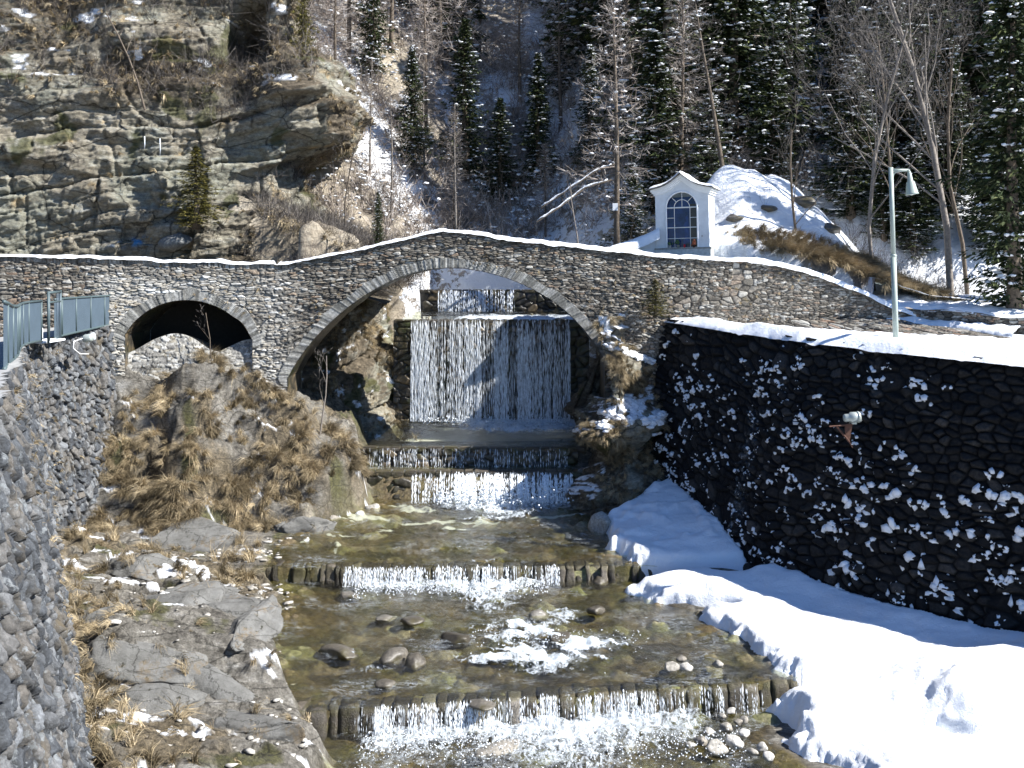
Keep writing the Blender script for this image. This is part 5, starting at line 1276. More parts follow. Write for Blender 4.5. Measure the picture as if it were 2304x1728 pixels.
pt(protoC[2], 500, 56, 5.6, 'short dark pointed spruce in the middle of the three above the arch crown', group=G1, wide=1.9)
pt(protoC[0], 538, 57, 7.2, 'green spruce with open branches, right one of three above the arch crown', group=G1, wide=1.5)
pt(protoC[1], 398, 66, 13, 'big dark snow flecked spruce at the top of the slope left of centre', group=G1, wide=.9)
pt(protoC[0], 372, 60, 9.5, 'dark spruce behind the pale slender birch trunk', group=G1)
pt(protoC[1], 412, 56, 6.6, 'shadowy spruce with long snowy boughs left above the bridge crown', group=G1, wide=1.1)
pt(protoC[3], 352, 68, 9, 'distant spruce just right of the overhanging cliff edge', group=G1)
place(protoC[2], 378, 246, 43.5, 2.2, 'little bright green spruce peeping over the left slope of the parapet', 'spruce', wide=1.5)
place(protoO, 303, 74, 46.5, 5.2, 'ragged green spruce clinging to the upper right edge of the cliff', 'spruce', wide=.8, rz=1)
place(protoO, 196, 226, 42.6, 3.2, 'olive drooping spruce shrub growing on the cliff face', 'spruce', wide=2.6, rz=2.)
place(protoO, 655, 316, 36.1, 1.25, 'small yellow green spruce growing at the foot of the bridge wall', 'spruce', wide=2.8, rz=3.)
o = place(protoC[0], 30, 62, 45.5, 3.6, 'dark spruce at the top left corner above the cliff', 'spruce', wide=1.6)
place(protoC[1], 88, 26, 47, 4.5, 'snowy spruce on the cliff top beside the white snow patch', 'spruce', wide=1.3)
# right hand mass
spec = [(640, 58, 14, 1, 1.25, 'tall spruce with snowy tiers left of the shrine roof'), (668, 52, 13.5, 3, 1.0, 'snow laden spruce directly behind the shrine'), (700, 57, 17, 0, 1., 'tall dark spruce rising behind the shrine gable'),
 (735, 52, 12.5, 1, 1.05, 'broad snow flecked spruce just right of the shrine'), (762, 60, 17, 1, 1., 'very tall spruce above the left of the snow mound'), (788, 53, 11, 3, .95, 'spruce with white patches behind the top of the snow mound'),
 (842, 54, 10, 0, 1.0, 'dark spruce right of the snowy clearing'), (868, 60, 16, 1, 1., 'tall dark spruce above the leaning birch trunk'), (905, 52, 10.5, 0, 1.15, 'dark spruce behind the lamp head'), (935, 58, 16, 1, 1., 'tall spruce behind the forked bare tree'),
 (965, 53, 13, 0, 1.05, 'dark spruce behind the right fork of the bare tree'), (985, 60, 18, 1, 1., 'highest dark spruce near the top right'), (884, 47.5, 5.0, 0, 1.25, 'low dark spruce at the foot of the slope left of the lamp post'),
 (925, 48.5, 5.6, 3, 1.2, 'low snowy spruce right of the lamp post'), (985, 47.5, 6.0, 0, 1.2, 'bushy low spruce between the bare tree and the edge spruce'), (618, 62, 13, 3, 1., 'greyish snowy spruce beside the rock band'),
 (590, 55, 6.5, 3, 1.2, 'low snowy spruce behind the right slope of the bridge'), (725, 66, 17, 0, 1.1, 'dark spruce filling the top edge above the shrine'), (1010, 52, 17, 0, 1.1, 'dark spruce at the upper right edge'),
 (562, 62, 8.0, 0, .9, 'far small spruce below the bright rock band'), (430, 74, 9, 2, 1., 'small far spruce near the top centre'), (480, 78, 8, 2, 1., 'slim far spruce under the rock band at the top'), (318, 72, 13, 1, .9, 'tall far spruce behind the cliff edge')]
spec += [(852, 49, 7.5, 1, 1.2, 'dark spruce between the mound and the leaning thin tree'), (893, 51, 9.5, 0, 1.2, 'dark spruce right behind the lamp pole top'), (912, 47, 5.0, 1, 1.3, 'small dark spruce low behind the lamp cone'), (948, 49.5, 8.0, 0, 1.2, 'dark spruce behind the trunk of the large forked tree'),
 (1000, 46.5, 8.5, 0, 1.2, 'dense dark spruce just left of the large edge spruce'), (772, 50.5, 6.5, 0, 1.2, 'dark low spruce touching the left top of the mound'), (710, 48.5, 6.0, 1, 1.3, 'dark low spruce right behind the shrine gable end'), (655, 49.5, 8.5, 0, 1.1, 'dark spruce just left behind the shrine'), (632, 47.5, 4.5, 3, 1.3, 'low snowy spruce between the signed larch and the shrine'),
 (900, 64, 17, 0, 1.2, 'tall far dark spruce above the lamp'), (950, 66, 17, 1, 1.2, 'tall far snowy spruce above the forked tree'), (1005, 64, 18, 0, 1.2, 'tall far dark spruce in the top right corner'), (860, 70, 16, 0, 1.2, 'very far dark spruce at the top edge right of the clearing')]
for (px, d, h, pi, wd, lab) in spec: pt(protoC[pi], px, d, h, lab, group=G2 if px > 585 else G1, wide=wd*(1.45 if px > 600 else 1.1))
place(protoC[0], 1014, 309, 36.5, 13.5, 'very large near spruce cut by the right edge of the picture', 'spruce', wide=1.1)
place(protoC[1], 1050, 300, 39.5, 14, 'snowy spruce partly outside the right edge', 'spruce', wide=1.0)
# larches
sp = [(336, 56, 9, 0, 'reddish bare larch close to the cliff edge'), (350, 60, 11, 1, 'thin bare larch left of the pale birch trunk'), (425, 58, 9.5, 0, 'rusty bare larch between the two left spruces'), (440, 63, 12, 1, 'tall thin larch left of the slender green spruce'),
      (520, 62, 9, 0, 'bare larch between the two middle spruces'), (560, 60, 9.5, 2, 'bare larch with snow on its twigs right of the three spruces'), (583, 66, 13, 1, 'far bare larch at the edge of the rock band'), (392, 62, 11, 1, 'slim larch in front of the big dark spruce'),
      (480, 66, 9, 0, 'far larch above the small dark spruce'), (628, 56, 12, 2, 'brown larch left of the shrine'), (682, 50, 10.5, 2, 'brown snowy larch with long trunk above the shrine'), (604, 70, 13, 0, 'pinkish far larch on the bright rocks'),
      (640, 66, 14, 0, 'tall larch among the spruces above the shrine'), (310, 62, 10, 0, 'bare larch right behind the cliff overhang'), (455, 54, 6, 0, 'small bare larch low above the bridge crown'), (545, 54, 5, 2, 'low twiggy larch with snow near the fallen branches')]
for (px, d, h, pi, lab) in sp: pt(protoL[pi], px, d, h, lab, 'larch', group=G3, H0=11., wide=1.15)
big = larch(31, 11.5, 2.6, nb=120, snow=.55, tr=.0105, twigs=10, lean=(-.012, 0)); place(big, 617, 247, 45, 11.5, 'tall bare larch with snow laden boughs and a small white sign on its trunk', 'larch', H0=11.5, rz=0)
ln = larch(32, 10, 2.0, mat='twig', nb=90, snow=.5, lean=(-.16, 0), tr=.012); place(ln, 726, 188, 46, 9, 'bare tree leaning left with its foot beside the snow mound', 'larch', H0=10, rz=0)
for (px, pyb, d, h, lab) in [(371, 205, 54, 7.4, 'slender pale birch trunk left above the bridge'), (455, 226, 46, 5.2, 'small pale birch just behind the crown of the bridge'), (424, 196, 56, 7.0, 'thin pale birch between the larches left of centre'), (391, 232, 52, 7, 'thin grey birch between the left spruces')]:
    place(protoP, px, pyb, d, h, lab, 'birch', 'slender birches above the bridge', H0=10., wide=1.3)
bt = bare_tree(41, 12.5, .14, lean=(-.0, 0), fork=.3, cone=.5, tmat='bark_pale'); bt.location = U(951, 298, 41.5); bt.rotation_euler = (0, R(-1.5), 0); tag(bt, 'large bare forked tree standing in the snow right of the lamp post', 'tree')
bt = bare_tree(42, 10.5, .085, lean=(-.14, 0), fork=.25, cone=.6, tmat='bark_pale'); bt.location = U(874, 284, 42); tag(bt, 'thin bare tree leaning left beside the lamp post', 'tree')
bt = bare_tree(43, 10., .07, lean=(-.05, 0), fork=.3, cone=.6); bt.location = U(893, 262, 46); tag(bt, 'thin bare tree behind the lamp pole', 'tree')
bt = bare_tree(44, 9.5, .09, lean=(.02, 0), fork=.35, cone=.5); bt.location = U(968, 292, 43); tag(bt, 'slim bare tree just right of the large forked tree', 'tree')
bt = bare_tree(45, 5.5, .06, lean=(-.1, 0), fork=.15, cone=.8, depth=4); bt.location = U(800, 262, 41.5); tag(bt, 'low bare tree with thin twigs on the snow mound slope', 'tree')
bt = bare_tree(46, 2.9, .035, lean=(-.15, 0), fork=.2, cone=.7, depth=3, tmat='bark_pale'); bt.location = U(579, 246, 42); tag(bt, 'small bare sapling behind the right slope of the parapet', 'sapling')
bt = bare_tree(47, 2.6, .03, lean=(.22, 0), fork=.25, cone=.5, depth=3, tmat='bark_pale'); bt.location = U(320, 423, 35.2); tag(bt, 'thin sapling leaning in front of the dark left side of the large arch', 'sapling')
bt = bare_tree(48, 1.7, .02, lean=(.0, 0), fork=.3, cone=.6, depth=3); bt.location = U(212, 352, 34.9); tag(bt, 'small sapling in front of the dark small arch', 'sapling')
bt = bare_tree(49, 3.8, .04, lean=(.12, 0), fork=.15, cone=.9, depth=4); bt.location = U(345, 215, 45); tag(bt, 'spreading bare bush at the right foot of the cliff', 'bush')
bt = bare_tree(50, 4.5, .045, lean=(-.1, 0), fork=.1, cone=.8, depth=4); bt.location = U(145, 100, 43); tag(bt, 'bare shrub with long twigs on the upper cliff', 'bush')
# small white sign on the larch
mb = MB(); mb.box((0, 0, 0), (.22, .03, .30)); o = mb.build('sign', M['trim']); o.location = U(615, 207, 44.85)-Vector((0, .1, 0)); tag(o, 'small blank white sign nailed to the snowy larch trunk', 'sign')
# snow-laden long boughs of the fallen/low branches
for k, pts in enumerate([[(541, 208, 44.5), (565, 192, 44.6), (598, 170, 44.9), (614, 165, 45)], [(537, 222, 44.2), (560, 207, 44.4), (585, 188, 44.7), (612, 180, 45)]]):
    P_ = [U(*q) for q in pts]; r = empty('snowy_bough', P_[0]); mb = MB(); mb.tube(P_, [.02, .03, .04, .05][:len(P_)], 6); keep_world(mb.build('branch', M['bark']), r)
    mb = MB(); Q_ = []
    for a in range(len(P_)-1):
        for t in range(6): Q_.append(P_[a].lerp(P_[a+1], t/6)+Vector((0, 0, .07+.02*math.sin(a*5+t*2))))
    mb.tube(Q_, [.012+.04*abs(math.sin(i*1.7+k))*abs(math.sin(i*.6)) for i in range(len(Q_))], 7); keep_world(mb.build('snow_load', M['snow'], None, True), r)
    tag(r, ['long snow covered bough, upper one left of the signed larch', 'long snow covered bough, lowest one left of the signed larch', 'snow covered bough reaching right towards the shrine'][k], 'branch')
# far forest mass (one object)
print('forest')
geos = [conifer_geo(s, 12, 2.2, nb=110, dens=5, leaf=.55, snow=.55, wleaf=.2) for s in (61, 62, 63)]
lg = [larch_geo(s, 11, 1.6, nb=70, twigs=5, snow=.1, fine=.5) for s in (64, 65)]
parts, sparts, lparts = [], [], []
n = 0
while n < 270:
    y_ = 56+50*rng.rand(); x_ = (-.36+.90*rng.rand())*y_; r_ = x_/y_
    if r_ > .03 and r_ < .12 and y_ > 66 and rng.rand() < .7: continue
    right = r_ > .11
    s = .6+.7*rng.rand(); c, sn_ = math.cos(n), math.sin(n); Mx = np.array([[c, -sn_, 0], [sn_, c, 0], [0, 0, 1]])*s
    base_ = np.array([x_, y_, hz(x_, y_)-.3])
    if (right and rng.rand() < .85) or (not right and rng.rand() < .14):
        (v, f, a), _, sb = geos[n % 3]; parts.append((v@Mx.T+base_, f, a))
        sv_, sf_ = blobs(sb[0], sb[1]*1.5, (IV1, IF1), .25); sparts.append((sv_@Mx.T+base_, sf_, 0))
    else:
        (v, f, a), sb = lg[n % 2]; lparts.append((v@Mx.T+base_, f, a))
    n += 1
for pl, mt, nm, lb in ((parts, 'needle', 'forest', 'dark far spruce forest high on the mountainside'), (lparts, 'larch', 'forest', 'bare brown larch wood high on the mountainside'), (sparts, 'snow', 'forest_snow', 'snow lying on the far spruces')):
    v, f, a = join(pl); o = raw(nm, v, f, M[mt], None, dict(rnd=a), smooth=False); tag(o, lb, None, kind='stuff')

# ------------------------------------------------------------------ shrine
sh = empty('wayside_shrine', U(683, 254, 40)); sh.location.z = .5; sh.rotation_euler = (0, R(-1.2), R(-20)); tag(sh, 'small white wayside shrine with arched glazed front beside the bridge', 'shrine')
Wd, Dp, Hw = 1.98, 1.15, 2.35      # width, depth, wall height
hw = Wd/2; gz0 = .24; gzc = 1.74; WR = .58
def arch_pts(r, zc, z0, n=18): return [(-r, z0)]+[(-r*math.cos(math.pi*i/n), zc+r*math.sin(math.pi*i/n)) for i in range(n+1)]+[(r, z0)]
# front wall with arched opening, made from strips
mb = MB(); ap = arch_pts(WR+.02, gzc, gz0)
def roofz(x): 
    a = abs(x)/hw; return Hw+.52*(1-a)**1.0 - .10*math.sin(a*math.pi)
WA = WR+.02; mb.box((-(hw+WA)/2, 0, (gz0+gzc)/2), (hw-WA, .14, gzc-gz0)); mb.box(((hw+WA)/2, 0, (gz0+gzc)/2), (hw-WA, .14, gzc-gz0))
xs_ = np.linspace(-hw, hw, 41)
for a, b2 in zip(xs_[:-1], xs_[1:]):
    def lo(x): return gzc+math.sqrt(max(0, WA**2-x*x)) if abs(x) < WA else gzc
    mb.prism([(a, lo(a)), (b2, lo(b2)), (b2, roofz(b2)), (a, roofz(a))], -.07, .07)
keep_front = mb.build('front_wall', M['white'], sh)
mb = MB(); mb.box((-hw+.05, Dp/2+.07, Hw/2+gz0/2), (.1, Dp, Hw-gz0)); mb.box((hw-.05, Dp/2+.07, Hw/2+gz0/2), (.1, Dp, Hw-gz0)); mb.box((0, Dp+.02, Hw/2+gz0/2), (Wd-.2, .1, Hw-gz0)); mb.build('side_walls', M['white'], sh)
mb = MB(); mb.box((0, Dp/2, -.05), (Wd+.06, Dp+.24, .62)); mb.build('plinth', plain('pale_concrete', (.5, .52, .5), .85, bump=.004), sh)
mb = MB(); mb.box((0, .02, .22), (Wd+.10, .30, .06)); mb.build('sill', plain('sill_stone', (.28, .27, .24), .8), sh, bevel=.01)
# cornice following the curved gable: three stepped mouldings
for k, (o1, th, pr_) in enumerate([(.0, .10, .05), (.09, .09, .10), (.17, .07, .15)]):
    mb = MB(); xx = np.linspace(-hw-pr_, hw+pr_, 31)
    for a, b2 in zip(xx[:-1], xx[1:]):
        f = lambda x: roofz(max(-hw, min(hw, x)))-.14+o1-(max(0, abs(x)-hw)*.25)
        mb.prism([(a, f(a)), (b2, f(b2)), (b2, f(b2)+th), (a, f(a)+th)], -.07-pr_, Dp+.07+pr_*.6)
    mb.build('cornice', M['trim'], sh)
mb = MB(); xx = np.linspace(-hw-.22, hw+.22, 27)
for a, b2 in zip(xx[:-1], xx[1:]):
    f = lambda x: roofz(max(-hw, min(hw, x)))+.105-(max(0, abs(x)-hw)*.25)
    for j in range(8):
        y0_ = -.38+j*.225; dz = .012*(rng.rand()); mb.prism([(a, f(a)+dz), (b2-.006, f(b2)+dz), (b2-.006, f(b2)+.035+dz), (a, f(a)+.035+dz)], y0_, y0_+.22)
mb.build('roof_tiles', M['tile'], sh)
xx = np.linspace(-hw-.24, hw+.22, 60); yy = np.linspace(-.36, Dp+.3, 16); X, Y = np.meshgrid(xx, yy, indexing='ij')
f = np.vectorize(lambda x: roofz(max(-hw, min(hw, x)))+.14-(max(0, abs(x)-hw)*.25))
ed = np.minimum(np.minimum(X-xx[0], xx[-1]-X)*8, np.minimum(Y-yy[0], yy[-1]-Y)*10).clip(0, 1)
o = grid('roof_snow', X, Y, f(X)+(.085+.03*fbm(X*3, Y*3, 0, 3, 5))*np.sqrt(ed)-.01, M['snow'], sh, flip=True)
# window frame and bars
fr = MB(); pts = arch_pts(WR, gzc, gz0+.03); fr.tube([Vector((x, -.085, z)) for x, z in pts], .035, 6)
frame = fr.build('window_frame', M['trim'], sh)
br_ = MB()
def bar(x0, z0, x1, z1, w=.02): br_.tube([Vector((x0, .0, z0)), Vector((x1, .0, z1))], w*.6, 4)
bar(-WR, gzc, WR, gzc, .04); bar(-.29, gz0, -.29, gzc); bar(.29, gz0, .29, gzc); bar(-WR, 1.0, WR, 1.0, .028); bar(-WR, .6, WR, .6, .02); bar(-WR, 1.36, -.29, 1.36); bar(.29, 1.36, WR, 1.36)
bar(0, gzc, 0, gzc+WR)
for an_ in (45, 135): c_, s_ = math.cos(R(an_)), math.sin(R(an_)); bar(.29*c_, gzc+.29*s_, WR*c_, gzc+WR*s_)
br_.tube([Vector((.29*math.cos(a), -.03, gzc+.29*math.sin(a))) for a in np.linspace(0, math.pi, 13)], .013, 4)
br_.build('glazing_bars', M['trim'], frame)
mb = MB(); v_ = [(x, .03, z) for x, z in arch_pts(WR, gzc, gz0)]; mb.add(v_, [tuple(range(len(v_)))]); mb.build('glass', M['glasspane'], frame)
mb = MB(); mb.box((0, Dp-.06, 1.25), (Wd-.22, .03, 1.9)); mb.build('back_panel', M['blue'], sh)
mb = MB(); mb.box((.34, .75, 1.1), (.34, .3, 1.6)); mb.build('inner_cabinet', M['brown'], sh, bevel=.02)
st_ = MB(); st_.lathe([(.0, .35), (.2, .36), (.17, .55), (.12, .85), (.15, 1.05), (.10, 1.18), (.04, 1.22), (.065, 1.28), (.07, 1.34), (.04, 1.41), (0, 1.43)], 14, Matrix.Translation((0.05, .7, .05))); o = st_.build('statue', M['blue'], None, True)
o.matrix_world = sh.matrix_basis.copy(); tag(o, 'small robed statue standing behind the shrine glass', 'statue')
def pot(x, label, mat_p, mat_f, hgt, name='flower_pot', cat='flower pot'):
    r = empty(name); r.matrix_world = sh.matrix_basis @ Matrix.Translation((x*1.3, -.09, .25)); tag(r, label, cat)
    mb = MB(); mb.lathe([(0, 0), (.045, 0), (.065, .10), (.07, .10), (.055, .085), (0, .085)], 10); mb.build('pot', mat_p, r, True)
    c = rng.randn(14, 3)*.035+np.array([0, 0, .13+hgt]); v_, f_ = blobs(c, .03+.025*rng.rand(14, 1)*np.ones((14, 3)), (IV1, IF1), .3); raw('flowers', v_, f_, mat_f, r)
    mb = MB(); [mb.tube([Vector((0, 0, .08)), Vector((rng.randn()*.03, rng.randn()*.02, .12+hgt))], .005, 4) for q in range(5)]; mb.build('stems', M['green'], r)
pot(-.36, 'white flower pot at the left end of the shrine sill', M['trim'], M['green'], .04)
pot(.33, 'pot of orange flowers at the right end of the shrine sill', M['rust'], M['orange'], .04)
pot(-.12, 'pot of grey green leaves left of the red candle on the sill', M['cast'], M['green'], .08)
cd = MB(); cd.lathe([(0, 0), (.035, 0), (.04, .09), (.025, .11), (.02, .13), (0, .13)], 10); o = cd.build('candle', M['red'], None, True); o.matrix_world = sh.matrix_basis @ Matrix.Translation((.08, -.09, .25)); tag(o, 'small red grave candle in the middle of the shrine sill', 'candle')
mb = MB(); mb.lathe([(0, 0), (.02, 0), (.02, .05), (0, .055)], 8, Matrix.Translation((.74, -.08, .66)) @ Matrix.Rotation(R(90), 4, 'X')); mb.build('door_lock', M['brown'], sh)
# wing wall left of the shrine, capped by snow
p0 = sh.location+Vector((-1.0, .3, -.1)); 
mb = MB(); mb.prism([(-1.75, -.6), (.12, -.6), (.12, .98), (-.35, .78), (-.9, .48), (-1.5, .12), (-1.75, .0)], 0, .25, Matrix.Translation(p0)); o = mb.build('wing_wall', M['white']); tag(o, 'low sloping white wall joined to the left side of the shrine', 'wall')
xx = np.linspace(-1.95, .14, 60); an = np.linspace(0, math.pi, 9); zt2 = np.interp(xx, [-1.95, -1.6, -.9, -.35, .14], [.25, .45, .66, .88, 1.12])
X = np.repeat(xx[:, None], 9, 1)+p0.x; Y = p0.y+.12-.42*np.cos(an)[None, :]+0*X; Z = p0.z+(zt2*.98)[:, None]-.42+.42*np.sin(an)[None, :]**.5+.02*fbm(X*4, Y*4, 0, 3, 3)-.0
o = grid('snow', X, Y, Z, M['snow'], flip=True); tag(o, 'thick snow cap on the white wing wall', None, kind='structure')

# ------------------------------------------------------------------ street lamp
lf = U(896, 343, 29.4); lp = empty('street_lamp', lf); tag(lp, 'pale green street lamp with a hanging cone shade on top of the dark wall', 'street lamp')
lp.rotation_euler = (0, R(-1.7), 0)
Hl = 175*29.4/F
mb = MB(); mb.tube([Vector((0, 0, -.3)), Vector((0, 0, Hl*.5))], .075, 14); mb.build('lower_pole', M['lamp'], lp, True)
mb = MB(); mb.tube([Vector((0, 0, Hl*.5)), Vector((0, 0, Hl+.02))], .062, 14); mb.lathe([(.066, Hl*.5-.05), (.085, Hl*.5-.03), (.085, Hl*.5+.02), (.062, Hl*.5+.04)], 14); mb.build('upper_pole', M['lamp'], lp, True)
mb = MB(); mb.tube([Vector((0, 0, Hl-.06)), Vector((.47, 0, Hl-.07))], [.045, .035], 10); mb.tube([Vector((.05, 0, Hl-.24)), Vector((.10, 0, Hl-.13)), Vector((.22, 0, Hl-.09))], .018, 8); mb.lathe([(0, -.02), (.05, -.02), (.05, .03), (0, .03)], 10, Matrix.Translation((.47, 0, Hl-.09))); mb.build('arm', M['lamp'], lp, True)
Ms = Matrix.Translation((.49, 0, Hl-.1)) @ Matrix.Rotation(R(-6), 4, 'Y')
mb = MB(); mb.lathe([(.0, .02), (.03, .01), (.055, -.06), (.075, -.27), (.11, -.30), (.165, -.60), (.185, -.63), (.175, -.64), (.15, -.60), (.09, -.32), (0, -.3)], 20, Ms); mb.build('lamp_shade', M['lamp'], lp, True)
mb = MB(); mb.lathe([(0, -.66), (.08, -.64), (.14, -.59), (.13, -.5), (0, -.48)], 16, Ms); mb.build('diffuser', M['cast'], lp, True)

# ------------------------------------------------------------------ railing on the left
rl = empty('metal_railing', (-12.9, 31, -1.9)); tag(rl, 'grey blue metal railing with closed panels along the left walkway', 'railing')
top_ = [(-12.85, 35.2), (-12.85, 34.1), (-12.86, 33.0), (-12.9, 32.0), (-12.9, 31.0), (-12.78, 30.2)]
def zt_l(y): return float(np.interp(y, [17, 20, 24, 27, 30.2, 35.2], [-.52, -.72, -.82, -.86, -.88, -.88]))
def zb_l(y): return float(np.interp(y, [14, 18, 22.6, 26.6, 30.2, 35.2], [-1.5, -1.66, -1.82, -1.93, -2.02, -1.83]))
def panel(a, b2, ribs=8):
    A, B = Vector((a[0], a[1], 0)), Vector((b2[0], b2[1], 0)); L = (B-A).length; mb = MB()
    za0, za1, zb0, zb1 = zb_l(a[1])+.06, zt_l(a[1])-.03, zb_l(b2[1])+.06, zt_l(b2[1])-.03
    m = max(6, int(L/.035)); nrm = (B-A).normalized().cross(Vector((0, 0, 1)))
    vs, fs = [], []
    for i in range(m+1):
        t = i/m; off = (.010 if i % 2 else -.004); p = A.lerp(B, t)+nrm*off; vs += [p+Vector((0, 0, za0+(zb0-za0)*t)), p+Vector((0, 0, za1+(zb1-za1)*t))]
    for i in range(m): fs.append((2*i, 2*i+2, 2*i+3, 2*i+1))
    mb.add(vs, fs); o = mb.build('panel', M['metal']); keep_world(o, rl)
    mb = MB(); mb.tube([A+Vector((0, 0, za0-.05)), A+Vector((0, 0, za1+.03))], .028, 8); keep_world(mb.build('post', M['metal_edge'], None, True), rl)
for a, b2 in zip(top_[:-1], top_[1:]): panel(a, b2)
curve_ = [(-12.45, 28.6), (-12.25, 27.4), (-11.85, 26.2), (-11.2, 24.6), (-10.45, 22.9), (-9.75, 21.3), (-9.05, 19.6), (-8.4, 18), (-7.8, 16.6)]
for a, b2 in zip(curve_[:-1], curve_[1:]): panel(a, b2)
for pts in (top_, curve_):
    mb = MB(); mb.tube([Vector((x, y, zt_l(y))) for x, y in pts], .032, 8); keep_world(mb.build('handrail', M['metal_edge'], None, True), rl)
    mb = MB(); mb.tube([Vector((x, y, zb_l(y)+.05)) for x, y in pts], .035, 8); keep_world(mb.build('bottom_rail', M['metal_edge'], None, True), rl)
# gate between the two railings
gt = empty('gate', (-12.45, 29.4, -2.0)); tag(gt, 'narrow open metal gate frame between the two railing runs', 'gate')
ga, gb = Vector((-12.7, 30.05, 0)), Vector((-12.48, 28.75, 0))
mb = MB()
for p in (ga, gb): mb.tube([p+Vector((.15, 0, -2.0)), p+Vector((.15, 0, -.62))], .035, 8)
mb.tube([ga+Vector((.15, 0, -.66)), gb+Vector((.15, 0, -.66))], .035, 8); mb.tube([ga+Vector((.15, 0, -.92)), gb+Vector((.15, 0, -.92))], .025, 8)
keep_world(mb.build('gate_frame', M['metal_edge'], None, True), gt)
mb = MB()
for t in (.02, .16, .30, .9): p = ga.lerp(gb, t)+Vector((.15, 0, 0)); mb.tube([p+Vector((0, 0, -1.95)), p+Vector((0, 0, -.7))], .014, 6)
keep_world(mb.build('bars', M['metal'], None, True), gt)
mb = MB(); mb.box((ga+gb)/2+Vector((-.05, 0, -1.98)), (.5, 1.2, .06)); mb.box((ga+gb)/2+Vector((-.45, .1, -1.8)), (.1, .9, .3)); o = mb.build('threshold_slab', M['trim'], None, False, .01); keep_world(o, gt)
o = None
mb = MB(); mb.lathe([(0, 0), (.10, 0), (.12, .05), (.12, .2), (.09, .26), (0, .27)], 14, Matrix.Translation((-12.25, 30.9, -2.03)) @ Matrix.Rotation(R(80), 4, 'Y'))
fl = empty('floodlight', (-12.2, 30.9, -2.0)); tag(fl, 'round floodlight with a white looped cable under the metal railing', 'floodlight'); keep_world(mb.build('housing', M['cast'], None, True), fl)
mb = MB(); mb.lathe([(0, 0), (.09, 0), (.11, .03), (.11, .12), (0, .14)], 14, Matrix.Translation((-12.2, 31.3, -2.0)) @ Matrix.Rotation(R(80), 4, 'Y')); keep_world(mb.build('glass_cover', M['ice'], None, True), fl)
mb = MB(); mb.tube([Vector((-12.2, 30.7, -2.0)), Vector((-12.3, 30.35, -2.06)), Vector((-12.3, 30.3, -2.25)), Vector((-12.2, 30.5, -2.42)), Vector((-12.1, 30.9, -2.46))], .016, 6); keep_world(mb.build('cable', M['cable'], None, True), fl)

# ------------------------------------------------------------------ floodlight on the dark wall
bp = U(849, 424, 27.0); fl = empty('floodlight', bp); tag(fl, 'grey floodlight mounted above the rusty bracket on the dark wall', 'floodlight')
Mf = Matrix.Translation(Vector((.05, -.05, .17))) @ Matrix.Rotation(R(-35), 4, 'Y') @ Matrix.Rotation(R(-60), 4, 'Y')
mb = MB(); mb.lathe([(0, -.2), (.09, -.19), (.13, -.12), (.14, .02), (.10, .05), (.10, .16), (.08, .2), (0, .21)], 18, Mf); mb.build('housing', M['cast'], fl, True)
mb = MB(); mb.lathe([(0, -.22), (.12, -.21), (.145, -.17), (.145, -.14), (.12, -.13)], 18, Mf); mb.build('front_ring', M['cast'], fl, True)
mb = MB(); mb.box((.12, 0, .04), (.12, .12, .08)); mb.tube([Vector((.0, 0, .02)), Vector((.12, 0, .1))], .015, 6); mb.build('mount', M['cast'], fl, False, .006)
mb = MB(); mb.tube([Vector((.22, 0, .2)), Vector((.30, .03, .12)), Vector((.32, .05, .06))], .008, 6); mb.build('cable', M['cable'], fl, True)
rb_ = empty('wall_bracket', bp+Vector((-.1, 0, -.03))); tag(rb_, 'rusty triangular steel bracket on the dark wall', 'bracket')
mb = MB(); mb.tube([Vector((-.42, -.1, -.02)), Vector((-.18, -.1, .0)), Vector((.22, .0, .03))], .022, 6); mb.build('top_bar', M['rust'], rb_)
mb = MB(); mb.tube([Vector((-.25, -.1, -.0)), Vector((.12, .05, -.42))], .026, 6); mb.tube([Vector((.12, .05, -.42)), Vector((.22, .1, -.58))], .012, 5); mb.build('brace', M['rust'], rb_)
mb = MB(); mb.add([(.0, .0, -.02), (.19, .02, .0), (.14, .05, -.38), (.03, .03, -.3), (.0, .04, -.02), (.19, .06, .0), (.14, .09, -.38), (.03, .07, -.3)], [(0, 1, 2, 3), (7, 6, 5, 4), (0, 4, 5, 1), (1, 5, 6, 2), (2, 6, 7, 3), (3, 7, 4, 0)]); mb.build('plate', M['rust'], rb_)

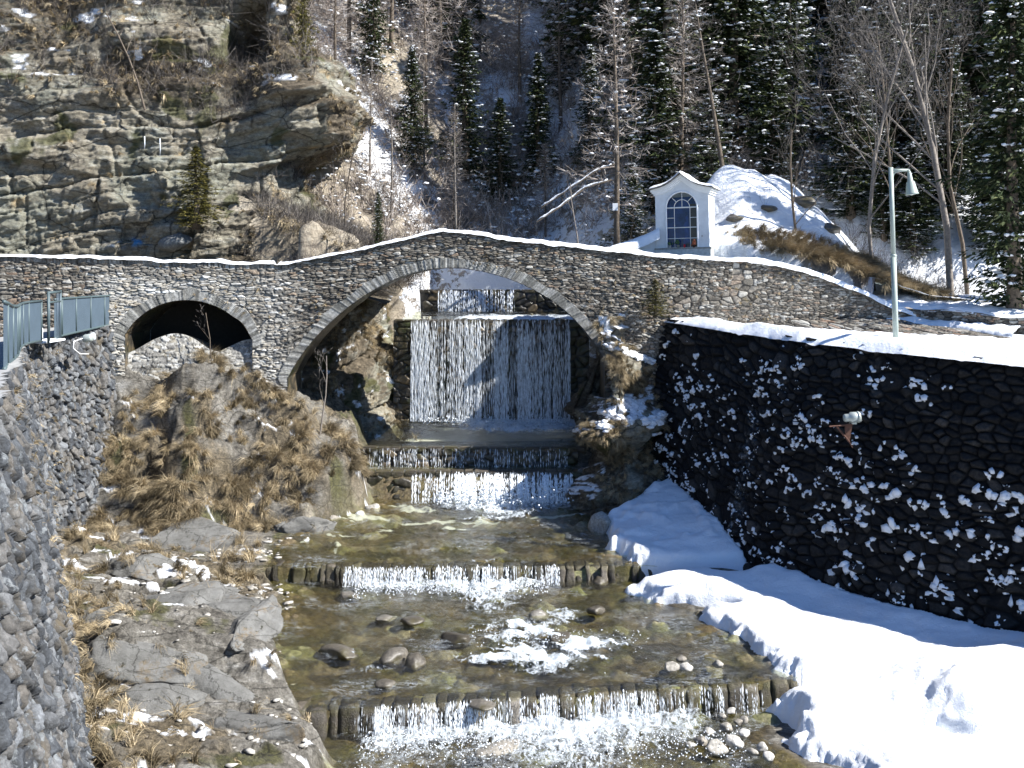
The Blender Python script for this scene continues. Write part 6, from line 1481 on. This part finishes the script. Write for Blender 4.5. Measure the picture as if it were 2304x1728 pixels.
# ------------------------------------------------------------------ icicles, cobbles, boulders
for k, (px, py, h_, lab) in enumerate([(144.5, 139, .4, 'white icicle on the cliff, left one of the pair'), (160, 141, .6, 'longer white icicle on the cliff, right one of the pair')]):
    p = U(px, py, 42.6); mb = MB(); mb.tube([p+Vector((0, 0, .1)), p+Vector((.01, 0, -h_*.5)), p+Vector((0, 0, -h_))], [.022, .016, .006], 7); o = mb.build('icicle', M['ice'], None, True); tag(o, lab, 'icicle')
def boulder(p, s, seed, label, cat='stone', name='boulder', snow=False, group=None):
    import bmesh
    bm = bmesh.new(); bmesh.ops.create_icosphere(bm, subdivisions=5 if seed >= 120 else 3, radius=1); v = np.array([q.co[:] for q in bm.verts]); f = np.array([[q.index for q in t.verts] for t in bm.faces]); bm.free()
    d = 1+(.12 if seed >= 120 else .28)*fbm(v[:, 0]*1.1+seed, v[:, 1]*1.1, v[:, 2]*1.1, 3, seed)+.12*fbm(v[:, 0]*3, v[:, 1]*3+seed, v[:, 2]*3, 2, seed)
    rs_ = np.random.RandomState(seed)
    for q in range(18 if seed >= 120 else 11):
        nq = unit(rs_.randn(3)); ex = np.maximum(0, v@nq-((.42 if seed >= 120 else .62)+.25*rs_.rand())); v = v-ex[:, None]*nq*.92
    if seed >= 120: v = v*(1+.07*slabs(v[:, 2]*6+v[:, 0]*1.5, v[:, 0]*2+v[:, 1]*2, 1., seed, .15)+.05*fbm(v[:, 0]*5, v[:, 1]*5, v[:, 2]*5, 4, seed+2))[:, None]
    v = v*d[:, None]*np.array(s)
    c_, s_ = (math.cos(seed*1.7), math.sin(seed*1.7)) if seed < 120 else (1, 0); v = np.stack([v[:, 0]*c_-v[:, 1]*s_, v[:, 0]*s_+v[:, 1]*c_, v[:, 2]], 1)
    o = raw(name, v, f, M['wetrock'] if cat == 'rock' and (p[2] < -7.8 or 'mound' in label or 'shrine' in label) else M['greyrock'] if 'jutting' in label else M['boulder'], None, dict(rnd=np.full(len(v), (seed*37 % 100)/100), gap=np.zeros(len(v)))); o.location = p; tag(o, label, cat, group); return o
cob = [(700, 741, .13, 'pale cobble at the left of the cobble cluster by the snow'), (716, 748, .2, 'largest round cobble in the cluster by the snow'), (733, 742, .19, 'wide pale cobble beside the largest one'), (726, 727, .14, 'cobble at the back of the cluster'), (708, 732, .11, 'small grey cobble at the back left of the cluster'), (744, 733, .12, 'cobble touching the snow edge'), (752, 752, .11, 'reddish cobble at the right of the cluster'), (762, 747, .13, 'darker cobble at the right end of the cluster'), (738, 722, .10, 'small cobble near the top of the cluster'), (722, 716, .09, 'tiny grey cobble above the cluster'), (731, 711, .1, 'round cobble alone below the weir end'), (744, 720, .1, 'flat cobble leaning on the snow'), (690, 745, .09, 'tiny cobble in the water left of the cluster'), (768, 757, .13, 'dark wet cobble under the snow edge'),
       (671, 667, .17, 'left stone of the three pale stones above the nearest weir'), (686, 667, .17, 'right stone of the three pale stones above the nearest weir'), (682, 659, .12, 'small stone behind the pair above the nearest weir'), (718, 664, .12, 'flat pale stone near the right end of the weir pool')]
for k, (px, py, s, lab) in enumerate(cob):
    zl = -9.48 if py > 700 else -8.74
    d = -zl*F/(py-HY); boulder((((px-512)*d/F), d, zl), (s*1.2, s, s*.72), k+3, lab, 'cobble', 'cobble', group='cobbles at the water edge')
bs = [(497, 746, -9.5, (.62, .3, .10), 'long flat rock in the foaming water below the nearest weir', 'flat rock'), (340, 645, -8.7, (.55, .38, .16), 'broad flat pale rock half submerged at the left of the pool', 'rock'), (385, 615, -8.7, (.35, .25, .10), 'flat grey rock under clear water near the left of the pool', 'rock'), (412, 617, -8.65, (.3, .36, .10), 'upright looking grey slab under the water in the pool', 'rock'), (395, 650, -8.72, (.45, .3, .2), 'grey rock left of the middle riffle', 'rock'), (457, 632, -8.66, (.42, .3, .2), 'rock splitting the riffle in the middle of the pool', 'rock'), (415, 655, -8.72, (.38, .3, .2), 'dark rock just below the grey rocks', 'rock'),
      (492, 588, -8.6, (.5, .28, .15), 'brown rock at the foot of the middle weir', 'rock'), (600, 578, -8.52, (.22, .2, .2), 'white round stone at the tip of the snow below the middle weir', 'rock'), (386, 682, -8.9, (.3, .2, .12), 'small flat rock near the left of the lower pool', 'rock'), (350, 592, -8.62, (.42, .28, .12), 'flat rock left below the middle weir', 'rock'), (596, 607, -8.58, (.25, .2, .12), 'small pale stone near the snow edge', 'rock'),
      (602, 517, -7.55, (.55, .4, .42), 'dark boulder with a snow cap below the outcrop', 'boulder'), (540, 610, -8.66, (.35, .25, .15), 'brown rock in the fast water right of centre', 'rock'), (560, 632, -8.68, (.4, .3, .17), 'rock under the white riffle right of centre', 'rock'), (480, 702, -9.0, (.3, .3, .08), 'flat stone just above the nearest weir', 'rock'), (330, 512, -7.7, (.5, .4, .4), 'grey boulder at the foot of the left bank by the step', 'boulder'), (372, 505, -7.7, (.35, .3, .3), 'small boulder beside the foaming step', 'boulder'),
      (193, 240, 0, (0, 0, 0), '', '')][:-1]
for k, (px, py, zl, s, lab, cat) in enumerate(bs):
    d = -zl*F/(py-HY); boulder((((px-512)*d/F), d, zl-s[2]*(.95 if cat == 'rock' and s[0] > .3 else .7)), s, k+41, lab, cat, 'rock')
rbk = boulder(U(172, 243, 43.1), (1.0, .7, .42), 77, 'jutting grey rock block at the foot of the cliff above the parapet', 'rock', 'rock')
for i in (protoC+protoL+[protoO, protoP]):
    if i not in used:
        for c in [k for k in bpy.data.objects if k.parent == i]: bpy.data.objects.remove(c)
        bpy.data.objects.remove(i)
# rocks on the mound
for k, (px, py, d, s, lab) in enumerate([(800, 190, 43.2, .5, 'dark rock showing through the snow at the top of the mound'), (735, 206, 41.8, .35, 'rocks poking through the snow right beside the shrine'), (768, 204, 42.2, .3, 'small rock in the middle of the snow mound'), (830, 215, 42.6, .45, 'dark rock on the right shoulder of the mound')]):
    x_ = (px-512)*d/F; boulder((x_, d, hz(x_, d)-.12), (s*1.3, s, s*.6), 90+k, lab, 'rock', 'rock')
# snow on the ledge rocks beside the dark wall and on the right snow corner boulder
opx = 512+F*oX/oY; opy = HY-F*oZ/oY; c, s_ = [], []
for line in [[(615, 305), (628, 312), (641, 322)], [(607, 345), (622, 350), (640, 357), (655, 362), (675, 368)], [(660, 330), (672, 335), (685, 338)], [(600, 412), (615, 417), (630, 422)], [(643, 421), (655, 420), (668, 410), (678, 398)], [(655, 435), (668, 440)], [(567, 452), (573, 470)], [(640, 340), (648, 345)], [(690, 318), (680, 328)], [(632, 312), (645, 318)], [(598, 425), (610, 427)]]:
    for (a0, b0), (a1, b1_) in zip(line[:-1], line[1:]):
        for q in range(int(14+math.hypot(a1-a0, b1_-b0)*2.0)):
            t = rng.rand(); px = a0+(a1-a0)*t+rng.randn()*1.2; py = b0+(b1_-b0)*t+rng.randn()*1.8
            dd = (opx-px)**2+(opy-py)**2+np.where(oY > 38, 1e6, 0); k = int(np.argmin(dd)); i_, j_ = np.unravel_index(k, oX.shape)
            if dd.ravel()[k] > 30: continue
            c.append(Vector((oX[i_, j_], oY[i_, j_]-.03, oZ[i_, j_]))); w_ = .05+.10*rng.rand(); s_.append([w_*1.2, w_*.9, w_*.5])
v_, f_ = blobs(np.array([list(q) for q in c]), np.array(s_), (IV1, IF1), .4, rng.rand(len(c))*3); o = raw('ledge_snow', v_, f_, M['snow']); tag(o, 'snow patches on the ledges of the rock outcrop', None, kind='stuff')
# cap of the boulder under the outcrop
sl_ = [(-8.0, 24.6, 1.9, 1.2, .5, 14, 'broad smooth grey bedrock slab beside the foot of the grey wall'), (-6.6, 24.3, 1.4, 1.1, .5, 10, 'grey bedrock slab nearest the pool edge'), (-5.8, 23.4, .55, 1.3, .3, 8, 'narrow tilted slab with its sharp edge in the pool'), (-7.6, 22.2, 1.7, .8, .45, 18, 'layered slab below the broad smooth slab'), (-5.9, 21.9, 1.3, .8, .45, 16, 'layered slab beside the left end of the nearest weir'), (-5.3, 20.8, 1.4, .7, .4, 10, 'lowest flat slab at the bottom edge left of the foam'), (-7.2, 20.9, 1.2, .6, .4, 14, 'low slab at the bottom edge beside the grass'),
       (-8.6, 27.0, 1.6, .9, .35, 8, 'flat slab strewn with pale fragments left of the middle weir'), (-7.2, 26.6, 1.2, .7, .3, 8, 'thin slab reaching towards the pool below the middle weir'), (-9.9, 28.9, 1.3, .8, .4, 6, 'dark slab close to the foot of the grassy bank'), (-9.2, 31.6, 1.5, .9, .7, 10, 'grey rock face low in the grassy bank'), (-6.4, 33.0, 1.1, .8, .8, 10, 'dark grey rock face at the right foot of the grassy bank')]
for k, (x, y, sx, sy, sz_, tl, lab) in enumerate(sl_):
    z = float(ground_h(np.array([x]), np.array([y]))[0][0]); o = boulder((x, y, z-sz_*(.55 if y < 30 else .35)), (sx, sy, sz_), 120+k, lab, 'rock', 'flat_rock'); o.data.materials[0] = M['slab']; o.scale = (1.35, 1.35, 1.5)
    o.rotation_euler = (R(tl), R(-8+4*(k % 5)), R(-20+9*(k % 4)))
# loose slate fragments on the left bank
n = 1900; x_ = -10.5+7*rng.rand(n); y_ = 18+14*rng.rand(n); dens_ = np.exp(-((x_+7.2)/1.5)**2-((y_-28.2)/2.2)**2)+.9*np.exp(-((x_+5.6)/.9)**2-((y_-27.2)/1.8)**2)+.7*np.exp(-((x_+6.6)/1.0)**2-((y_-31.3)/1.2)**2)+.15+.5*np.exp(-((x_+4.6)/.8)**2-((y_-20.4)/.8)**2)
ok = (rng.rand(n) < dens_) & (x_ < xl(y_)+.3) & (x_ > I(y_, LB[::-1, 1], LB[::-1, 0])+.4); x_, y_ = x_[ok], y_[ok]; z_ = ground_h(x_, y_)[0]
sz = .03+.09*rng.rand(len(x_))**2; scl = np.stack([sz*(1+rng.rand(len(x_))), sz, sz*.3], 1)
v_, f_ = blobs(np.stack([x_, y_, z_+.01], 1), scl, (IV1, IF1), .35, rng.rand(len(x_))*3); o = raw('slate_fragments', v_, f_, M['boulder'], None, dict(rnd=np.repeat(rng.rand(len(x_))**.6, len(IV1)), gap=np.zeros(len(v_))), smooth=False); tag(o, 'pale loose slate fragments strewn over the left bank', None, kind='stuff')
print('objects', len(bpy.data.objects))
